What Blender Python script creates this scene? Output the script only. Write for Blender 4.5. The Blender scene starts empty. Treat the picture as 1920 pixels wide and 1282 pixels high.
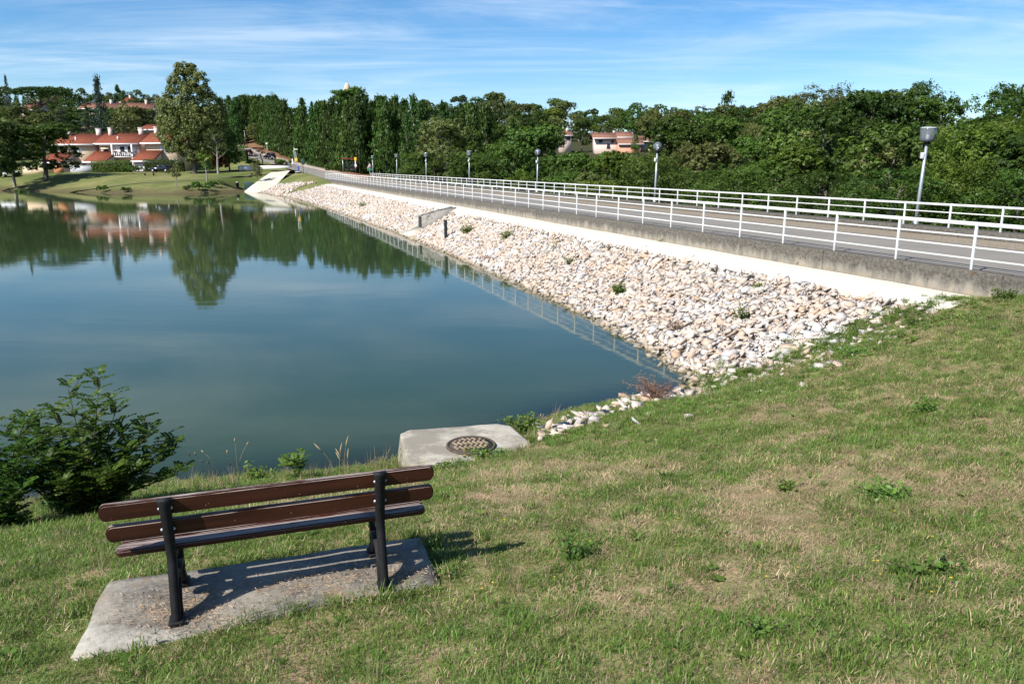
import bpy, bmesh, math, random
import numpy as np
from mathutils import Vector, Matrix

# ------------------------------------------------------------------ camera, sky, sun, exposure
EYE = 4.405                      # eye above the water (water is z = 0)
FPX, PITCH = 1446.0, 0.2248
scene = bpy.context.scene
COL = scene.collection
cam_d = bpy.data.cameras.new("camera"); cam = bpy.data.objects.new("camera", cam_d); COL.objects.link(cam)
cam.location = (0, 0, EYE); cam.rotation_euler = (math.pi/2-PITCH, 0, 0)
cam_d.sensor_width = 36.0; cam_d.lens = 36.0*FPX/1920.0
cam_d.clip_start = 0.05; cam_d.clip_end = 4000
scene.camera = cam

SUN_AZ, SUN_EL = math.radians(228), math.radians(45)
world = bpy.data.worlds.new("World"); scene.world = world; world.use_nodes = True
wn, wl = world.node_tree.nodes, world.node_tree.links
wn.clear()
w_out = wn.new("ShaderNodeOutputWorld"); w_bg = wn.new("ShaderNodeBackground")
w_bg.inputs["Strength"].default_value = 0.098
sky = wn.new("ShaderNodeTexSky"); sky.sky_type = 'NISHITA'; sky.sun_disc = False
sky.sun_elevation = SUN_EL; sky.sun_rotation = SUN_AZ
sky.altitude = 200; sky.air_density = 0.85; sky.dust_density = 0.25; sky.ozone_density = 2.5
w_tc = wn.new("ShaderNodeTexCoord")
w_sep = wn.new("ShaderNodeSeparateXYZ"); wl.new(w_tc.outputs["Generated"], w_sep.inputs[0])
def wmath(op, a, b=None):
    n = wn.new("ShaderNodeMath"); n.operation = op
    for i, v in enumerate((a, b)):
        if v is None: continue
        if isinstance(v, (int, float)): n.inputs[i].default_value = v
        else: wl.new(v, n.inputs[i])
    return n.outputs[0]
zc = wmath('ADD', wmath('MAXIMUM', w_sep.outputs[2], 0.0), 0.07)
cu, cv = wmath('DIVIDE', w_sep.outputs[0], zc), wmath('DIVIDE', w_sep.outputs[1], zc)
cmb = wn.new("ShaderNodeCombineXYZ"); wl.new(cu, cmb.inputs[0]); wl.new(cv, cmb.inputs[1])
def wnoise(scale, detail, rot, sx, sy, dist=0.0):
    mp = wn.new("ShaderNodeMapping"); mp.inputs["Rotation"].default_value = (0, 0, math.radians(rot))
    mp.inputs["Scale"].default_value = (sx, sy, 1); wl.new(cmb.outputs[0], mp.inputs[0])
    n = wn.new("ShaderNodeTexNoise"); n.inputs["Scale"].default_value = scale; n.inputs["Detail"].default_value = detail
    n.inputs["Roughness"].default_value = 0.62; n.inputs["Distortion"].default_value = dist
    wl.new(mp.outputs[0], n.inputs["Vector"]); return n.outputs[0]
def wramp(v, lo, hi):
    n = wn.new("ShaderNodeMapRange"); n.interpolation_type = 'SMOOTHSTEP'
    n.inputs[1].default_value = lo; n.inputs[2].default_value = hi; wl.new(v, n.inputs[0]); return n.outputs[0]
c1 = wramp(wnoise(0.62, 10, 34, 0.55, 1.05, 1.5), 0.38, 0.82)
c2 = wramp(wnoise(0.20, 4, -12, 0.8, 1.4, 0.4), 0.28, 0.62)
c3 = wramp(wnoise(1.7, 8, 48, 0.25, 1.4, 1.0), 0.45, 0.85)
cl = wmath('MULTIPLY', wmath('ADD', wmath('MULTIPLY', c1, 0.8), wmath('MULTIPLY', c3, 0.45)), c2)
cl = wmath('MINIMUM', wmath('MULTIPLY', cl, 0.64), 0.36)
w_hsv = wn.new("ShaderNodeHueSaturation"); w_hsv.inputs["Saturation"].default_value = 1.34; wl.new(sky.outputs[0], w_hsv.inputs["Color"])
w_mix = wn.new("ShaderNodeMix"); w_mix.data_type = 'RGBA'
wl.new(cl, w_mix.inputs[0]); wl.new(w_hsv.outputs[0], w_mix.inputs[6]); w_mix.inputs[7].default_value = (7.6, 8.2, 8.8, 1)
wl.new(w_mix.outputs[2], w_bg.inputs[0]); wl.new(w_bg.outputs[0], w_out.inputs[0])

sun_d = bpy.data.lights.new("sun", 'SUN'); sun_d.energy = 4.9; sun_d.angle = math.radians(0.53); sun_d.color = (1.0, 0.955, 0.88)
sun = bpy.data.objects.new("sun", sun_d); COL.objects.link(sun)
_sd = Vector((math.sin(SUN_AZ)*math.cos(SUN_EL), math.cos(SUN_AZ)*math.cos(SUN_EL), math.sin(SUN_EL)))
sun.rotation_euler = _sd.to_track_quat('Z', 'Y').to_euler()
vs = scene.view_settings
vs.view_transform = 'Standard'; vs.look = 'None'; vs.exposure = 0.60; vs.gamma = 1.0; vs.use_curve_mapping = False

# ------------------------------------------------------------------ survey helpers
_F = np.array([0, math.cos(PITCH), -math.sin(PITCH)]); _U = np.array([0, math.sin(PITCH), math.cos(PITCH)]); _R = np.array([1., 0, 0])
def ray(px, py): return _F+_R*(px-960)/FPX+_U*(641-py)/FPX
def at(px, py, Y):                       # the point seen at a bearing, Y metres out
    r = ray(px, py); return r*Y/r[1]+[0, 0, EYE]
def onz(px, py, z):                      # the point seen at a bearing on level z
    r = ray(px, py); return r*(z-EYE)/r[2]+[0, 0, EYE]
def topix(p):
    q = np.asarray(p, float)-[0, 0, EYE]; d = q@_F
    return 960+FPX*(q@_R)/d, 641-FPX*(q@_U)/d
DP = np.array([9.79, 16.37]); DD = np.array([-0.3393, 0.9407]); DN = np.array([0.9407, 0.3393])   # dam line, direction, downstream normal
def dam(a, c, z=0.0):
    p = DP+DD*a+DN*c; return np.array([p[0], p[1], z])
def damxy(a, c): return DP[0]+DD[0]*a+DN[0]*c, DP[1]+DD[1]*a+DN[1]*c
def ac(x, y): 
    u, v = x-DP[0], y-DP[1]; return u*DD[0]+v*DD[1], u*DN[0]+v*DN[1]
def sst(e0, e1, x):
    t = np.clip((x-e0)/(e1-e0), 0, 1); return t*t*(3-2*t)
_rs = np.random.RandomState(5); _tab = _rs.rand(256, 256)
def vnoise(x, y):
    x = np.asarray(x, float); y = np.asarray(y, float)
    xi, yi = np.floor(x).astype(int), np.floor(y).astype(int); fx, fy = x-xi, y-yi
    fx, fy = fx*fx*(3-2*fx), fy*fy*(3-2*fy)
    g = lambda i, j: _tab[i & 255, j & 255]
    return (g(xi, yi)*(1-fx)+g(xi+1, yi)*fx)*(1-fy)+(g(xi, yi+1)*(1-fx)+g(xi+1, yi+1)*fx)*fy
def fbm(x, y, o=4):
    s, a, t = 0, 0.5, 0
    for k in range(o): s = s+a*vnoise(x*2**k+17*k, y*2**k+31*k); t += a; a *= .5
    return s/t

# ------------------------------------------------------------------ terrain heights
_wa = np.array([-5, 1.3, 4.5, 6.75, 11, 14.8, 25, 40, 49, 63, 76, 96, 112, 126, 140])
_wc = np.array([-6.6, -5.9, -5.3, -5.1, -4.8, -4.65, -4.46, -4.3, -4.6, -4.9, -5.3, -6.1, -7.9, -9.6, -10.5])
def wline(a): return np.interp(a, _wa, _wc)
def face(a, c):                           # stone face of the dam: 0 at the waterline, 1.70 under the gravel strip
    cw = wline(a); return np.minimum((c-cw)/(-1.0-cw)*1.68, 1.70)
def hit_face(px, py):
    r = ray(px, py); t = np.linspace(5, 140, 9000); p = r[None]*t[:, None]/r[1]+[0, 0, EYE]
    a, c = ac(p[:, 0], p[:, 1]); d = p[:, 2]-face(a, c); k = np.argmax(d < 0); return p[k]
_ctl = [(0, 0, 2.85), (-3, 0, 2.68), (-7, 0, 2.35), (5, 0, 3.05), (12, 0, 3.2), (20, 3, 3.3), (0, -6, 3.3), (-8, -6, 2.9), (12, -8, 3.5),
        (-2.4, 3.7, 1.775), (-.47, 4.5, 1.775), (-2.57, 4.5, 1.755), (-.67, 5.1, 1.755), (-1.5, 4.4, 1.765),
        (-7.5, 9.3, 0), (-4.8, 10.2, 0), (-3.5, 10.6, 0), (-2.0, 11.0, 0), (0.3, 12.9, 0), (1.2, 13.7, 0), (2.3, 14.5, 0), (3.5, 15.2, 0),
        (-14, 7.5, 0), (-16, 12, -1), (-5, 13, -.8), (0, 16, -.9), (2.5, 18, -.8), (-10, 14, -1), (-1.2, 9.7, .42), (.3, 10.4, .48),
        (11.9, 15.2, 1.82), (14, 12, 2.45), (20, 16, 2.7), (-6, 5, 1.3), (-10, 4, 1.0), (7, 9, 2.15), (3, 8, 1.45)]
for px, py in ((1300, 742), (1400, 715), (1500, 685), (1560, 655), (1650, 620), (1720, 592), (1790, 567)):
    q = hit_face(px, py); _ctl.append((q[0], q[1], q[2]+(.03 if px < 1700 else -.04))); _ctl.append((q[0]-.5, q[1]+2.0, q[2]-.75))
for px, py in ((1845, 558), (1872, 553)):
    q = onz(px, py, 1.735); _ctl.append((q[0], q[1], 1.67)); _ctl.append((q[0]-.4, q[1]+1.2, 1.15))
_ctl = np.array(_ctl)
def _tps(r): return np.where(r > 1e-9, r*r*np.log(np.maximum(r, 1e-9)), 0)
def _fit():
    X = _ctl[:, :2]; n = len(X); K = _tps(np.linalg.norm(X[:, None]-X[None], axis=2))+np.eye(n)*.02
    P = np.c_[np.ones(n), X]; A = np.block([[K, P], [P.T, np.zeros((3, 3))]])
    return np.linalg.solve(A, np.r_[_ctl[:, 2], 0, 0, 0])
_W = _fit()
def bank(x, y):
    x = np.asarray(x, float); y = np.asarray(y, float); s = _W[-3]+_W[-2]*x+_W[-1]*y
    for k in range(len(_ctl)): s = s+_W[k]*_tps(np.hypot(x-_ctl[k, 0], y-_ctl[k, 1]))
    return s+(fbm(x*1.3+9, y*1.3)-.5)*.09
_sx = np.array([-260, -140, -91, -78, -65, -55, -49, -45, -30])
_sy = np.array([175, 155, 139.7, 134, 126.5, 124.2, 128, 134, 138])
def shore(x): return np.interp(x, _sx, _sy)
# hills by bearing (photo column) and distance
_hp = np.array([-300, 450, 640, 800, 1100, 1400, 2000])
_hd = np.array([0, 30, 60, 100, 130, 150, 175, 190, 230, 290, 400, 600, 1200])
_hz = np.array([[1, 1, 1, 1, 1.2, 2.8, 3.2, 5.4, 11.5, 21, 33, 37, 20],
                [2, 2, 2, 2, 1.2, 2.8, 3.3, 6.4, 11.0, 21, 32, 36, 20],
                [2, 2, 2, 2, 2.2, 3.2, 5.0, 6.2, 9.0, 16, 27, 31, 20],
                [-2, -2, -2, 0, 1.8, 2.8, 4.0, 5.0, 8, 14, 25, 29, 20],
                [-2.5, -2.5, -2.5, -2, -1.5, -1, 0.5, 2.0, 5.5, 10.2, 20, 25, 18],
                [-2.5, -2, -1.5, 2, 4, 5, 6, 7, 9, 13, 21, 24, 16],
                [-2.5, -1.5, 0, 4, 6, 7, 8, 9, 11, 15, 22, 24, 16]])
def hills(x, y):
    x = np.asarray(x, float); y = np.asarray(y, float)
    px = 960+FPX*x/np.maximum(y, 8.)*0.99; dist = np.maximum(y, np.hypot(x, y)*.62)
    px = np.clip(px, -300, 2000)
    k = np.clip(np.searchsorted(_hp, px)-1, 0, len(_hp)-2); f = (px-_hp[k])/(_hp[k+1]-_hp[k])
    rows = np.stack([np.interp(dist, _hd, r) for r in _hz])
    flat = k.ravel(); ii = np.arange(flat.size); rr = rows.reshape(len(_hp), -1)
    z = rr[flat, ii]*(1-f.ravel())+rr[flat+1, ii]*f.ravel()
    return z.reshape(np.shape(px))
# the road: over the dam, then up the hill
_road = [(-14, 3.1, 2.2), (0, 3.1, 2.2), (60, 3.1, 2.2), (100, 3.1, 2.2), (118, 3.0, 2.3)]
ROAD = [dam(a, c, z) for a, c, z in _road]
ROAD += [np.array(p) for p in ((-33.5, 141.5, 3.0), (-42.5, 158, 4.0), (-53, 175, 5.5), (-61.8, 190, 6.9), (-72, 210, 8.6), (-84, 235, 10.7), (-100, 270, 13.5), (-118, 310, 16))]
def spline(pts, step):
    pts = [np.asarray(p, float) for p in pts]; out = []
    for i in range(len(pts)-1):
        p0, p1, p2, p3 = pts[max(i-1, 0)], pts[i], pts[i+1], pts[min(i+2, len(pts)-1)]
        n = max(2, int(np.linalg.norm(p2-p1)/step))
        for t in np.linspace(0, 1, n, endpoint=False):
            out.append(.5*((2*p1)+(p2-p0)*t+(2*p0-5*p1+4*p2-p3)*t*t+(3*p1-p0-3*p2+p3)*t**3))
    out.append(pts[-1]); return np.array(out)
ROADC = spline(ROAD, 2.0)
_far_road = ROADC[ROADC[:, 1] > 124]
STREET = spline([(-40, 153.5, 3.45), (-48, 157, 3.45), (-58, 161, 3.45), (-72, 164, 3.25), (-95, 166, 3.15), (-120, 167, 3.1), (-150, 168, 3.1)], 2.0)
_r0, _r1 = (onz(457, 361, -.3)+onz(505, 361, -.3))/2, (at(499, 331, 148)+at(537, 328, 148))/2
RAMP = np.array([_r0*(1-t)+_r1*t+[0, 0, .12*math.sin(math.pi*t)] for t in np.linspace(-.1, 1, 14)])
def near_line(x, y, L, w0, w1):
    x = np.asarray(x, float); y = np.asarray(y, float)
    d2 = np.full(x.shape, 1e9); z = np.zeros(x.shape)
    for p in (L[::2] if len(L) > 30 else L):
        d = (x-p[0])**2+(y-p[1])**2; m = d < d2; d2 = np.where(m, d, d2); z = np.where(m, p[2], z)
    return z, 1-sst(w0, w1, np.sqrt(d2))
def H(x, y, soil=False):
    x = np.asarray(x, float); y = np.asarray(y, float)
    a, c = ac(x, y); dist = np.hypot(x, y)
    hz = hills(x, y)
    s = y-shore(x)
    farland = np.where(s < 0, np.maximum(s*.25, -2), np.minimum(.12+s*.2, 1)*0+np.minimum(hz, .15+s*.17))
    dm = face(a, c)-.32
    dm = np.where(a > 128, np.minimum(dm, farland), dm)
    nb = bank(x, y)
    nb = np.where(c > -1.6, np.minimum(nb, 2.05), nb); nb = np.where((c > -.5) & (a > -.4), np.minimum(nb, 1.5), nb)
    near_w = 1-sst(20, 28, y)
    left = np.maximum(np.maximum(np.where(near_w > 0, nb*near_w-2*(1-near_w), -2), np.maximum(dm, -2)), farland)
    down = np.where(c < 6.8, 1.58, 2.25-np.clip((c-7.2)/11, 0, 1)*(2.25-np.minimum(hz, 40)))
    z = np.where((c > .3) & (a > -40), down, left)
    if True:
        m = dist > 110
        if np.any(m):
            zr, w = near_line(x, y, _far_road, 4.5, 13); z = np.where(m, z*(1-w)+(zr-.12)*w, z)
            zr2, w3 = near_line(x, y, RAMP, 3.2, 6.5); z = np.where(m, z*(1-w3)+(zr2-.25)*w3, z)
            zs, w2 = near_line(x, y, STREET, 4.5, 10); w2 = w2*(1-w); z = np.where(m, z*(1-w2)+(zs-.12)*w2, z)
    return z
def h1(x, y): return float(H(np.array([x]), np.array([y]))[0])

# ------------------------------------------------------------------ materials
def nt_new(name):
    m = bpy.data.materials.new(name); m.use_nodes = True; t = m.node_tree; t.nodes.clear()
    return m, t.nodes, t.links
class NB:
    def __init__(s, name):
        s.m, s.n, s.l = nt_new(name); s.out = s.n.new("ShaderNodeOutputMaterial"); s.tc = None
    def co(s, kind="Object"):
        if s.tc is None: s.tc = s.n.new("ShaderNodeTexCoord")
        return s.tc.outputs[kind]
    def geo(s):
        g = s.n.new("ShaderNodeNewGeometry"); return g.outputs["Position"]
    def put(s, sock, v):
        if isinstance(v, (int, float)): sock.default_value = v
        elif isinstance(v, tuple): sock.default_value = v if len(v) == 4 or sock.type == 'VECTOR' else (*v, 1)
        else: s.l.new(v, sock)
    def noise(s, vec, scale, detail=5, rough=.6, sc=None, dist=0):
        if sc:
            mp = s.n.new("ShaderNodeMapping"); mp.inputs["Scale"].default_value = sc; s.l.new(vec, mp.inputs[0]); vec = mp.outputs[0]
        n = s.n.new("ShaderNodeTexNoise"); n.inputs["Scale"].default_value = scale; n.inputs["Detail"].default_value = detail
        n.inputs["Roughness"].default_value = rough; n.inputs["Distortion"].default_value = dist
        s.l.new(vec, n.inputs["Vector"]); return n.outputs[0]
    def vor(s, vec, scale, feat='F1'):
        n = s.n.new("ShaderNodeTexVoronoi"); n.inputs["Scale"].default_value = scale; n.feature = feat
        s.l.new(vec, n.inputs["Vector"]); return n
    def rng(s, v, lo, hi, a=0., b=1.):
        n = s.n.new("ShaderNodeMapRange"); n.inputs[1].default_value = lo; n.inputs[2].default_value = hi
        n.inputs[3].default_value = a; n.inputs[4].default_value = b; s.l.new(v, n.inputs[0]); return n.outputs[0]
    def math(s, op, a, b=0.0):
        n = s.n.new("ShaderNodeMath"); n.operation = op; s.put(n.inputs[0], a); s.put(n.inputs[1], b); return n.outputs[0]
    def mix(s, f, a, b, mode='MIX'):
        n = s.n.new("ShaderNodeMix"); n.data_type = 'RGBA'; n.blend_type = mode
        s.put(n.inputs[0], f); s.put(n.inputs[6], a); s.put(n.inputs[7], b); return n.outputs[2]
    def ramp(s, v, stops):
        n = s.n.new("ShaderNodeValToRGB"); e = n.color_ramp.elements
        while len(e) < len(stops): e.new(.5)
        for k, (p, c) in enumerate(stops): e[k].position = p; e[k].color = (*c, 1)
        s.l.new(v, n.inputs[0]); return n.outputs[0]
    def attr(s, name):
        n = s.n.new("ShaderNodeAttribute"); n.attribute_name = name; return n
    def rand(s):
        return s.n.new("ShaderNodeObjectInfo").outputs["Random"]
    def bump(s, h, strength, dist=.02):
        n = s.n.new("ShaderNodeBump"); n.inputs["Strength"].default_value = strength; n.inputs["Distance"].default_value = dist
        s.l.new(h, n.inputs["Height"]); return n.outputs[0]
    def pbr(s, col, rough=.8, metal=0., normal=None, spec=None):
        n = s.n.new("ShaderNodeBsdfPrincipled"); s.put(n.inputs["Base Color"], col); s.put(n.inputs["Roughness"], rough)
        s.put(n.inputs["Metallic"], metal)
        if spec is not None: n.inputs["Specular IOR Level"].default_value = spec
        if normal is not None: s.l.new(normal, n.inputs["Normal"])
        return n.outputs[0]
    def done(s, sh): s.l.new(sh, s.out.inputs[0]); return s.m
MATS = {}
def simple(name, col, rough=.7, metal=0., var=.18, scale=6., bump=0., spec=None):
    if name in MATS: return MATS[name]
    b = NB(name); v = b.noise(b.co(), scale, 6)
    c = b.mix(b.rng(v, .3, .7), tuple(x*(1-var) for x in col), tuple(min(1, x*(1+var)) for x in col))
    nr = b.bump(b.noise(b.co(), scale*6, 4), bump) if bump else None
    MATS[name] = b.done(b.pbr(c, rough, metal, nr, spec)); return MATS[name]
def leaf_mat(name, dark, light, trans=.3, warm=None):
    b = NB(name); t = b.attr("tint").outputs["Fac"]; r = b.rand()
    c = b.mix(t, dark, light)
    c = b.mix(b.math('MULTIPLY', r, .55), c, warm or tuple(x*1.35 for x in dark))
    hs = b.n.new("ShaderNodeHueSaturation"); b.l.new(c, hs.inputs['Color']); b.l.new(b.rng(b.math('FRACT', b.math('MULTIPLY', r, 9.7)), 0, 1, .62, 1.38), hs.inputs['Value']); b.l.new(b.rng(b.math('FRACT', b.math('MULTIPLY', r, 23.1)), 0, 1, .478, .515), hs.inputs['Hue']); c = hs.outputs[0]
    d = b.n.new("ShaderNodeBsdfDiffuse"); b.l.new(c, d.inputs[0])
    tr = b.n.new("ShaderNodeBsdfTranslucent"); b.l.new(b.mix(.5, c, tuple(min(1, x*1.5) for x in light)), tr.inputs[0])
    g = b.n.new("ShaderNodeBsdfGlossy"); g.inputs["Roughness"].default_value = .45; g.inputs[0].default_value = (.8, .85, .8, 1)
    m1 = b.n.new("ShaderNodeMixShader"); m1.inputs[0].default_value = trans; b.l.new(d.outputs[0], m1.inputs[1]); b.l.new(tr.outputs[0], m1.inputs[2])
    m2 = b.n.new("ShaderNodeMixShader"); m2.inputs[0].default_value = .016; b.l.new(m1.outputs[0], m2.inputs[1]); b.l.new(g.outputs[0], m2.inputs[2])
    return b.done(m2.outputs[0])

def ground_mat():
    b = NB("ground_soil"); p = b.geo(); w = b.attr("woodland").outputs["Fac"]; e = b.attr("earth").outputs["Fac"]
    n1 = b.noise(p, .55, 6); n2 = b.noise(p, 5, 6); n3 = b.noise(p, 45, 4)
    dry = b.mix(b.rng(n3, .3, .7), (.22, .155, .09), (.42, .31, .19))
    grn = b.mix(b.rng(n3, .3, .7), (.075, .10, .022), (.17, .205, .06))
    lawn = b.mix(b.rng(b.math('ADD', b.math('MULTIPLY', n1, .6), b.math('MULTIPLY', n2, .4)), .42, .58), grn, dry)
    far = b.mix(b.rng(b.noise(p, .09, 5), .38, .62), (.095, .125, .034), (.235, .22, .09))
    far = b.mix(b.rng(b.noise(p, 1.2, 5), .3, .7), far, b.mix(.5, far, (.06, .09, .02)))
    fl = b.attr("far_lawn").outputs["Fac"]
    c = b.mix(fl, lawn, far)
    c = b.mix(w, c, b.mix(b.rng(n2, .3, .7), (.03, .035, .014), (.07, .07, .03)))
    c = b.mix(e, c, b.mix(b.rng(n2, .3, .7), (.20, .095, .055), (.30, .15, .09)))
    mud = b.attr("mud").outputs["Fac"]
    c = b.mix(mud, c, b.mix(b.rng(n2, .3, .7), (.06, .05, .025), (.14, .11, .06)))
    return b.done(b.pbr(c, .95, 0, b.bump(n3, .5, .03), .1))
def asphalt_mat():
    b = NB("asphalt"); p = b.geo()
    c = b.mix(b.rng(b.noise(p, .5, 6), .3, .7), (.215, .197, .170), (.285, .262, .228))
    c = b.mix(b.rng(b.noise(p, 60, 3), .35, .65), b.mix(.5, c, (.15, .135, .12)), c)
    return b.done(b.pbr(c, .9, 0, b.bump(b.noise(p, 90, 3), .3, .005), .2))
def gravel_mat(name, c0, c1, sc=40):
    b = NB(name); p = b.geo()
    v = b.vor(p, sc); c = b.mix(b.rng(b.noise(p, 1.3, 6), .3, .7), c0, c1)
    c = b.mix(b.rng(v.outputs["Distance"], .1, .7), c, tuple(x*.85 for x in c0))
    return b.done(b.pbr(c, .95, 0, b.bump(v.outputs["Distance"], .5, .01), .1))
def kerb_mat():
    b = NB("weathered_concrete"); p = b.geo(); s = b.n.new("ShaderNodeSeparateXYZ"); b.l.new(p, s.inputs[0])
    base = b.mix(b.rng(b.noise(p, 3, 7), .3, .7), (.19, .172, .142), (.30, .272, .228))
    z = b.math('ADD', s.outputs[2], b.math('MULTIPLY', b.math('SUBTRACT', b.noise(p, 3.2, 6, .7, (1, 1, .35)), .5), .75))
    c = b.mix(b.rng(z, 1.83, 2.02), base, b.mix(b.rng(b.noise(p, 14, 5), .35, .65), (.075, .068, .057), (.155, .14, .118)))
    c = b.mix(b.rng(z, 1.84, 1.70), c, (.34, .29, .215))
    sp = b.noise(p, 26, 2); c = b.mix(b.rng(sp, .70, .76), c, (.42, .40, .36))
    c = b.mix(b.rng(b.noise(p, 2.1, 3), .70, .76), c, (.10, .058, .03))
    return b.done(b.pbr(c, .95, 0, b.bump(b.noise(p, 20, 6), .6, .02), .1))
def conc_mat(name, a, c_, stain, sc=4, spots=True):
    b = NB(name); p = b.co()
    c = b.mix(b.rng(b.noise(p, sc, 7), .32, .68), a, c_)
    c = b.mix(b.rng(b.noise(p, sc*.55, 6, .7), .44, .58), c, stain)
    if spots: c = b.mix(b.rng(b.noise(p, sc*16, 3), .62, .72), c, tuple(x*.45 for x in a))
    return b.done(b.pbr(c, .92, 0, b.bump(b.noise(p, sc*14, 6), .45, .01), .15))
def rock_mat():
    b = NB("limestone"); p = b.geo(); r = b.math('FRACT', b.math('ADD', b.attr("shade").outputs["Fac"], b.math('MULTIPLY', b.rand(), 7.31)))
    c = b.ramp(r, [(0., (.48, .43, .37)), (.2, (.56, .52, .47)), (.36, (.48, .36, .27)), (.47, (.54, .46, .38)), (.62, (.37, .37, .39)), (.72, (.58, .55, .51)), (.86, (.43, .30, .20)), (.93, (.50, .43, .37)), (1., (.53, .48, .43))])
    wz = b.noise(p, .55, 4); c = b.mix(b.rng(wz, .52, .66, 0, .55), c, b.mix(.5, c, (.58, .40, .25)))
    c = b.mix(b.rng(wz, .44, .34, 0, .6), c, (.66, .65, .64))
    n = b.noise(p, 7, 6); c = b.mix(b.rng(n, .45, .75), c, b.mix(.55, c, (.50, .34, .22)))
    c = b.mix(b.rng(b.noise(p, 22, 5), .5, .8), c, b.mix(.5, c, (.42, .41, .40)))
    s = b.n.new("ShaderNodeSeparateXYZ"); b.l.new(p, s.inputs[0])
    wet = b.rng(b.math('ADD', s.outputs[2], b.math('MULTIPLY', b.noise(p, 1.5, 4), .12)), .20, .07)
    c = b.mix(b.math('MULTIPLY', wet, .75), c, (.17, .135, .065))
    return b.done(b.pbr(c, .9, 0, b.bump(b.noise(p, 25, 6), .5, .03), .15))
def water_mat():
    b = NB("lake_water"); p = b.geo()
    n = b.math('ADD', b.math('MULTIPLY', b.noise(p, .9, 3, .5, (.6, 1.3, 1)), 1.0), b.math('MULTIPLY', b.noise(p, 5.5, 3, .5, (.7, 1.2, 1)), .16))
    calm = b.rng(b.noise(p, .05, 3), .4, .65, .25, 1.)
    nr = b.bump(b.math('MULTIPLY', n, calm), .035, .12)
    deep = b.mix(b.rng(b.noise(p, .12, 3), .3, .7), (.031, .053, .021), (.036, .060, .025))
    d = b.n.new("ShaderNodeBsdfDiffuse"); b.l.new(deep, d.inputs[0])
    tr = b.n.new("ShaderNodeBsdfTransparent"); tr.inputs[0].default_value = (.62, .60, .36, 1)
    m1 = b.n.new("ShaderNodeMixShader"); b.l.new(b.attr("shallow").outputs["Fac"], m1.inputs[0]); b.l.new(d.outputs[0], m1.inputs[1]); b.l.new(tr.outputs[0], m1.inputs[2])
    g = b.n.new("ShaderNodeBsdfGlossy"); g.inputs["Roughness"].default_value = .035; g.inputs[0].default_value = (1, 1, 1, 1); b.l.new(nr, g.inputs["Normal"])
    fr = b.n.new("ShaderNodeFresnel"); fr.inputs[0].default_value = 1.333; b.l.new(nr, fr.inputs["Normal"])
    m2 = b.n.new("ShaderNodeMixShader"); b.l.new(fr.outputs[0], m2.inputs[0]); b.l.new(m1.outputs[0], m2.inputs[1]); b.l.new(g.outputs[0], m2.inputs[2])
    return b.done(m2.outputs[0])
def wood_mat():
    b = NB("varnished_slat"); p = b.co(); n = b.noise(p, 4, 7, .6, (.35, 6, 6))
    c = b.mix(b.rng(n, .3, .7), (.028, .008, .005), (.085, .025, .012))
    g = b.n.new("ShaderNodeNewGeometry"); s = b.n.new("ShaderNodeSeparateXYZ"); b.l.new(g.outputs["Normal"], s.inputs[0])
    worn = b.math('MULTIPLY', b.rng(s.outputs[2], .55, .9), b.rng(b.noise(p, 5, 6, .7, (.5, 4, 4)), .40, .52))  # broken paler, rougher patches on upward-facing wood
    c = b.mix(worn, c, b.mix(b.rng(b.noise(p, 30, 4, .6, (.15, 3, 3)), .3, .7), (.16, .12, .11), (.36, .30, .27)))
    c = b.mix(b.rng(b.noise(p, 75, 2), .73, .76), c, (.45, .36, .28))
    return b.done(b.pbr(c, b.math('ADD', b.math('MULTIPLY', worn, .4), .50), 0, b.bump(n, .25, .006), .35))
def paint_mat():
    b = NB("white_rail_paint"); p = b.geo()
    c = b.mix(b.rng(b.noise(p, 4, 6), .35, .7), (.70, .70, .69), (.60, .60, .58))
    c = b.mix(b.rng(b.noise(p, 7, 6, .7), .66, .72), c, (.30, .14, .06))
    return b.done(b.pbr(c, .45, 0, None, .4))
def glass_mat(name, col, alpha, rough=.08):
    b = NB(name); g = b.n.new("ShaderNodeBsdfGlossy"); g.inputs["Roughness"].default_value = rough; g.inputs[0].default_value = (.9, .9, .9, 1)
    t = b.n.new("ShaderNodeBsdfTransparent"); t.inputs[0].default_value = (*col, 1)
    d = b.n.new("ShaderNodeBsdfDiffuse"); d.inputs[0].default_value = (*col, 1)
    m0 = b.n.new("ShaderNodeMixShader"); m0.inputs[0].default_value = alpha; b.l.new(t.outputs[0], m0.inputs[1]); b.l.new(d.outputs[0], m0.inputs[2])
    fr = b.n.new("ShaderNodeFresnel"); fr.inputs[0].default_value = 1.45
    m = b.n.new("ShaderNodeMixShader"); b.l.new(fr.outputs[0], m.inputs[0]); b.l.new(m0.outputs[0], m.inputs[1]); b.l.new(g.outputs[0], m.inputs[2])
    return b.done(m.outputs[0])
def roof_mat(name, a, c_):
    b = NB(name); p = b.geo()
    w = b.n.new("ShaderNodeTexWave"); w.wave_type = 'BANDS'; w.bands_direction = 'X'; w.inputs["Scale"].default_value = 1.6; w.inputs["Distortion"].default_value = .4
    b.l.new(p, w.inputs["Vector"])
    c = b.mix(b.rng(b.noise(p, 1.4, 6), .3, .7), a, c_)
    c = b.mix(b.math('MULTIPLY', w.outputs["Fac"], .18), c, tuple(x*.5 for x in a))
    return b.done(b.pbr(c, .9, 0, b.bump(w.outputs["Fac"], .4, .05), .1))

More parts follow.
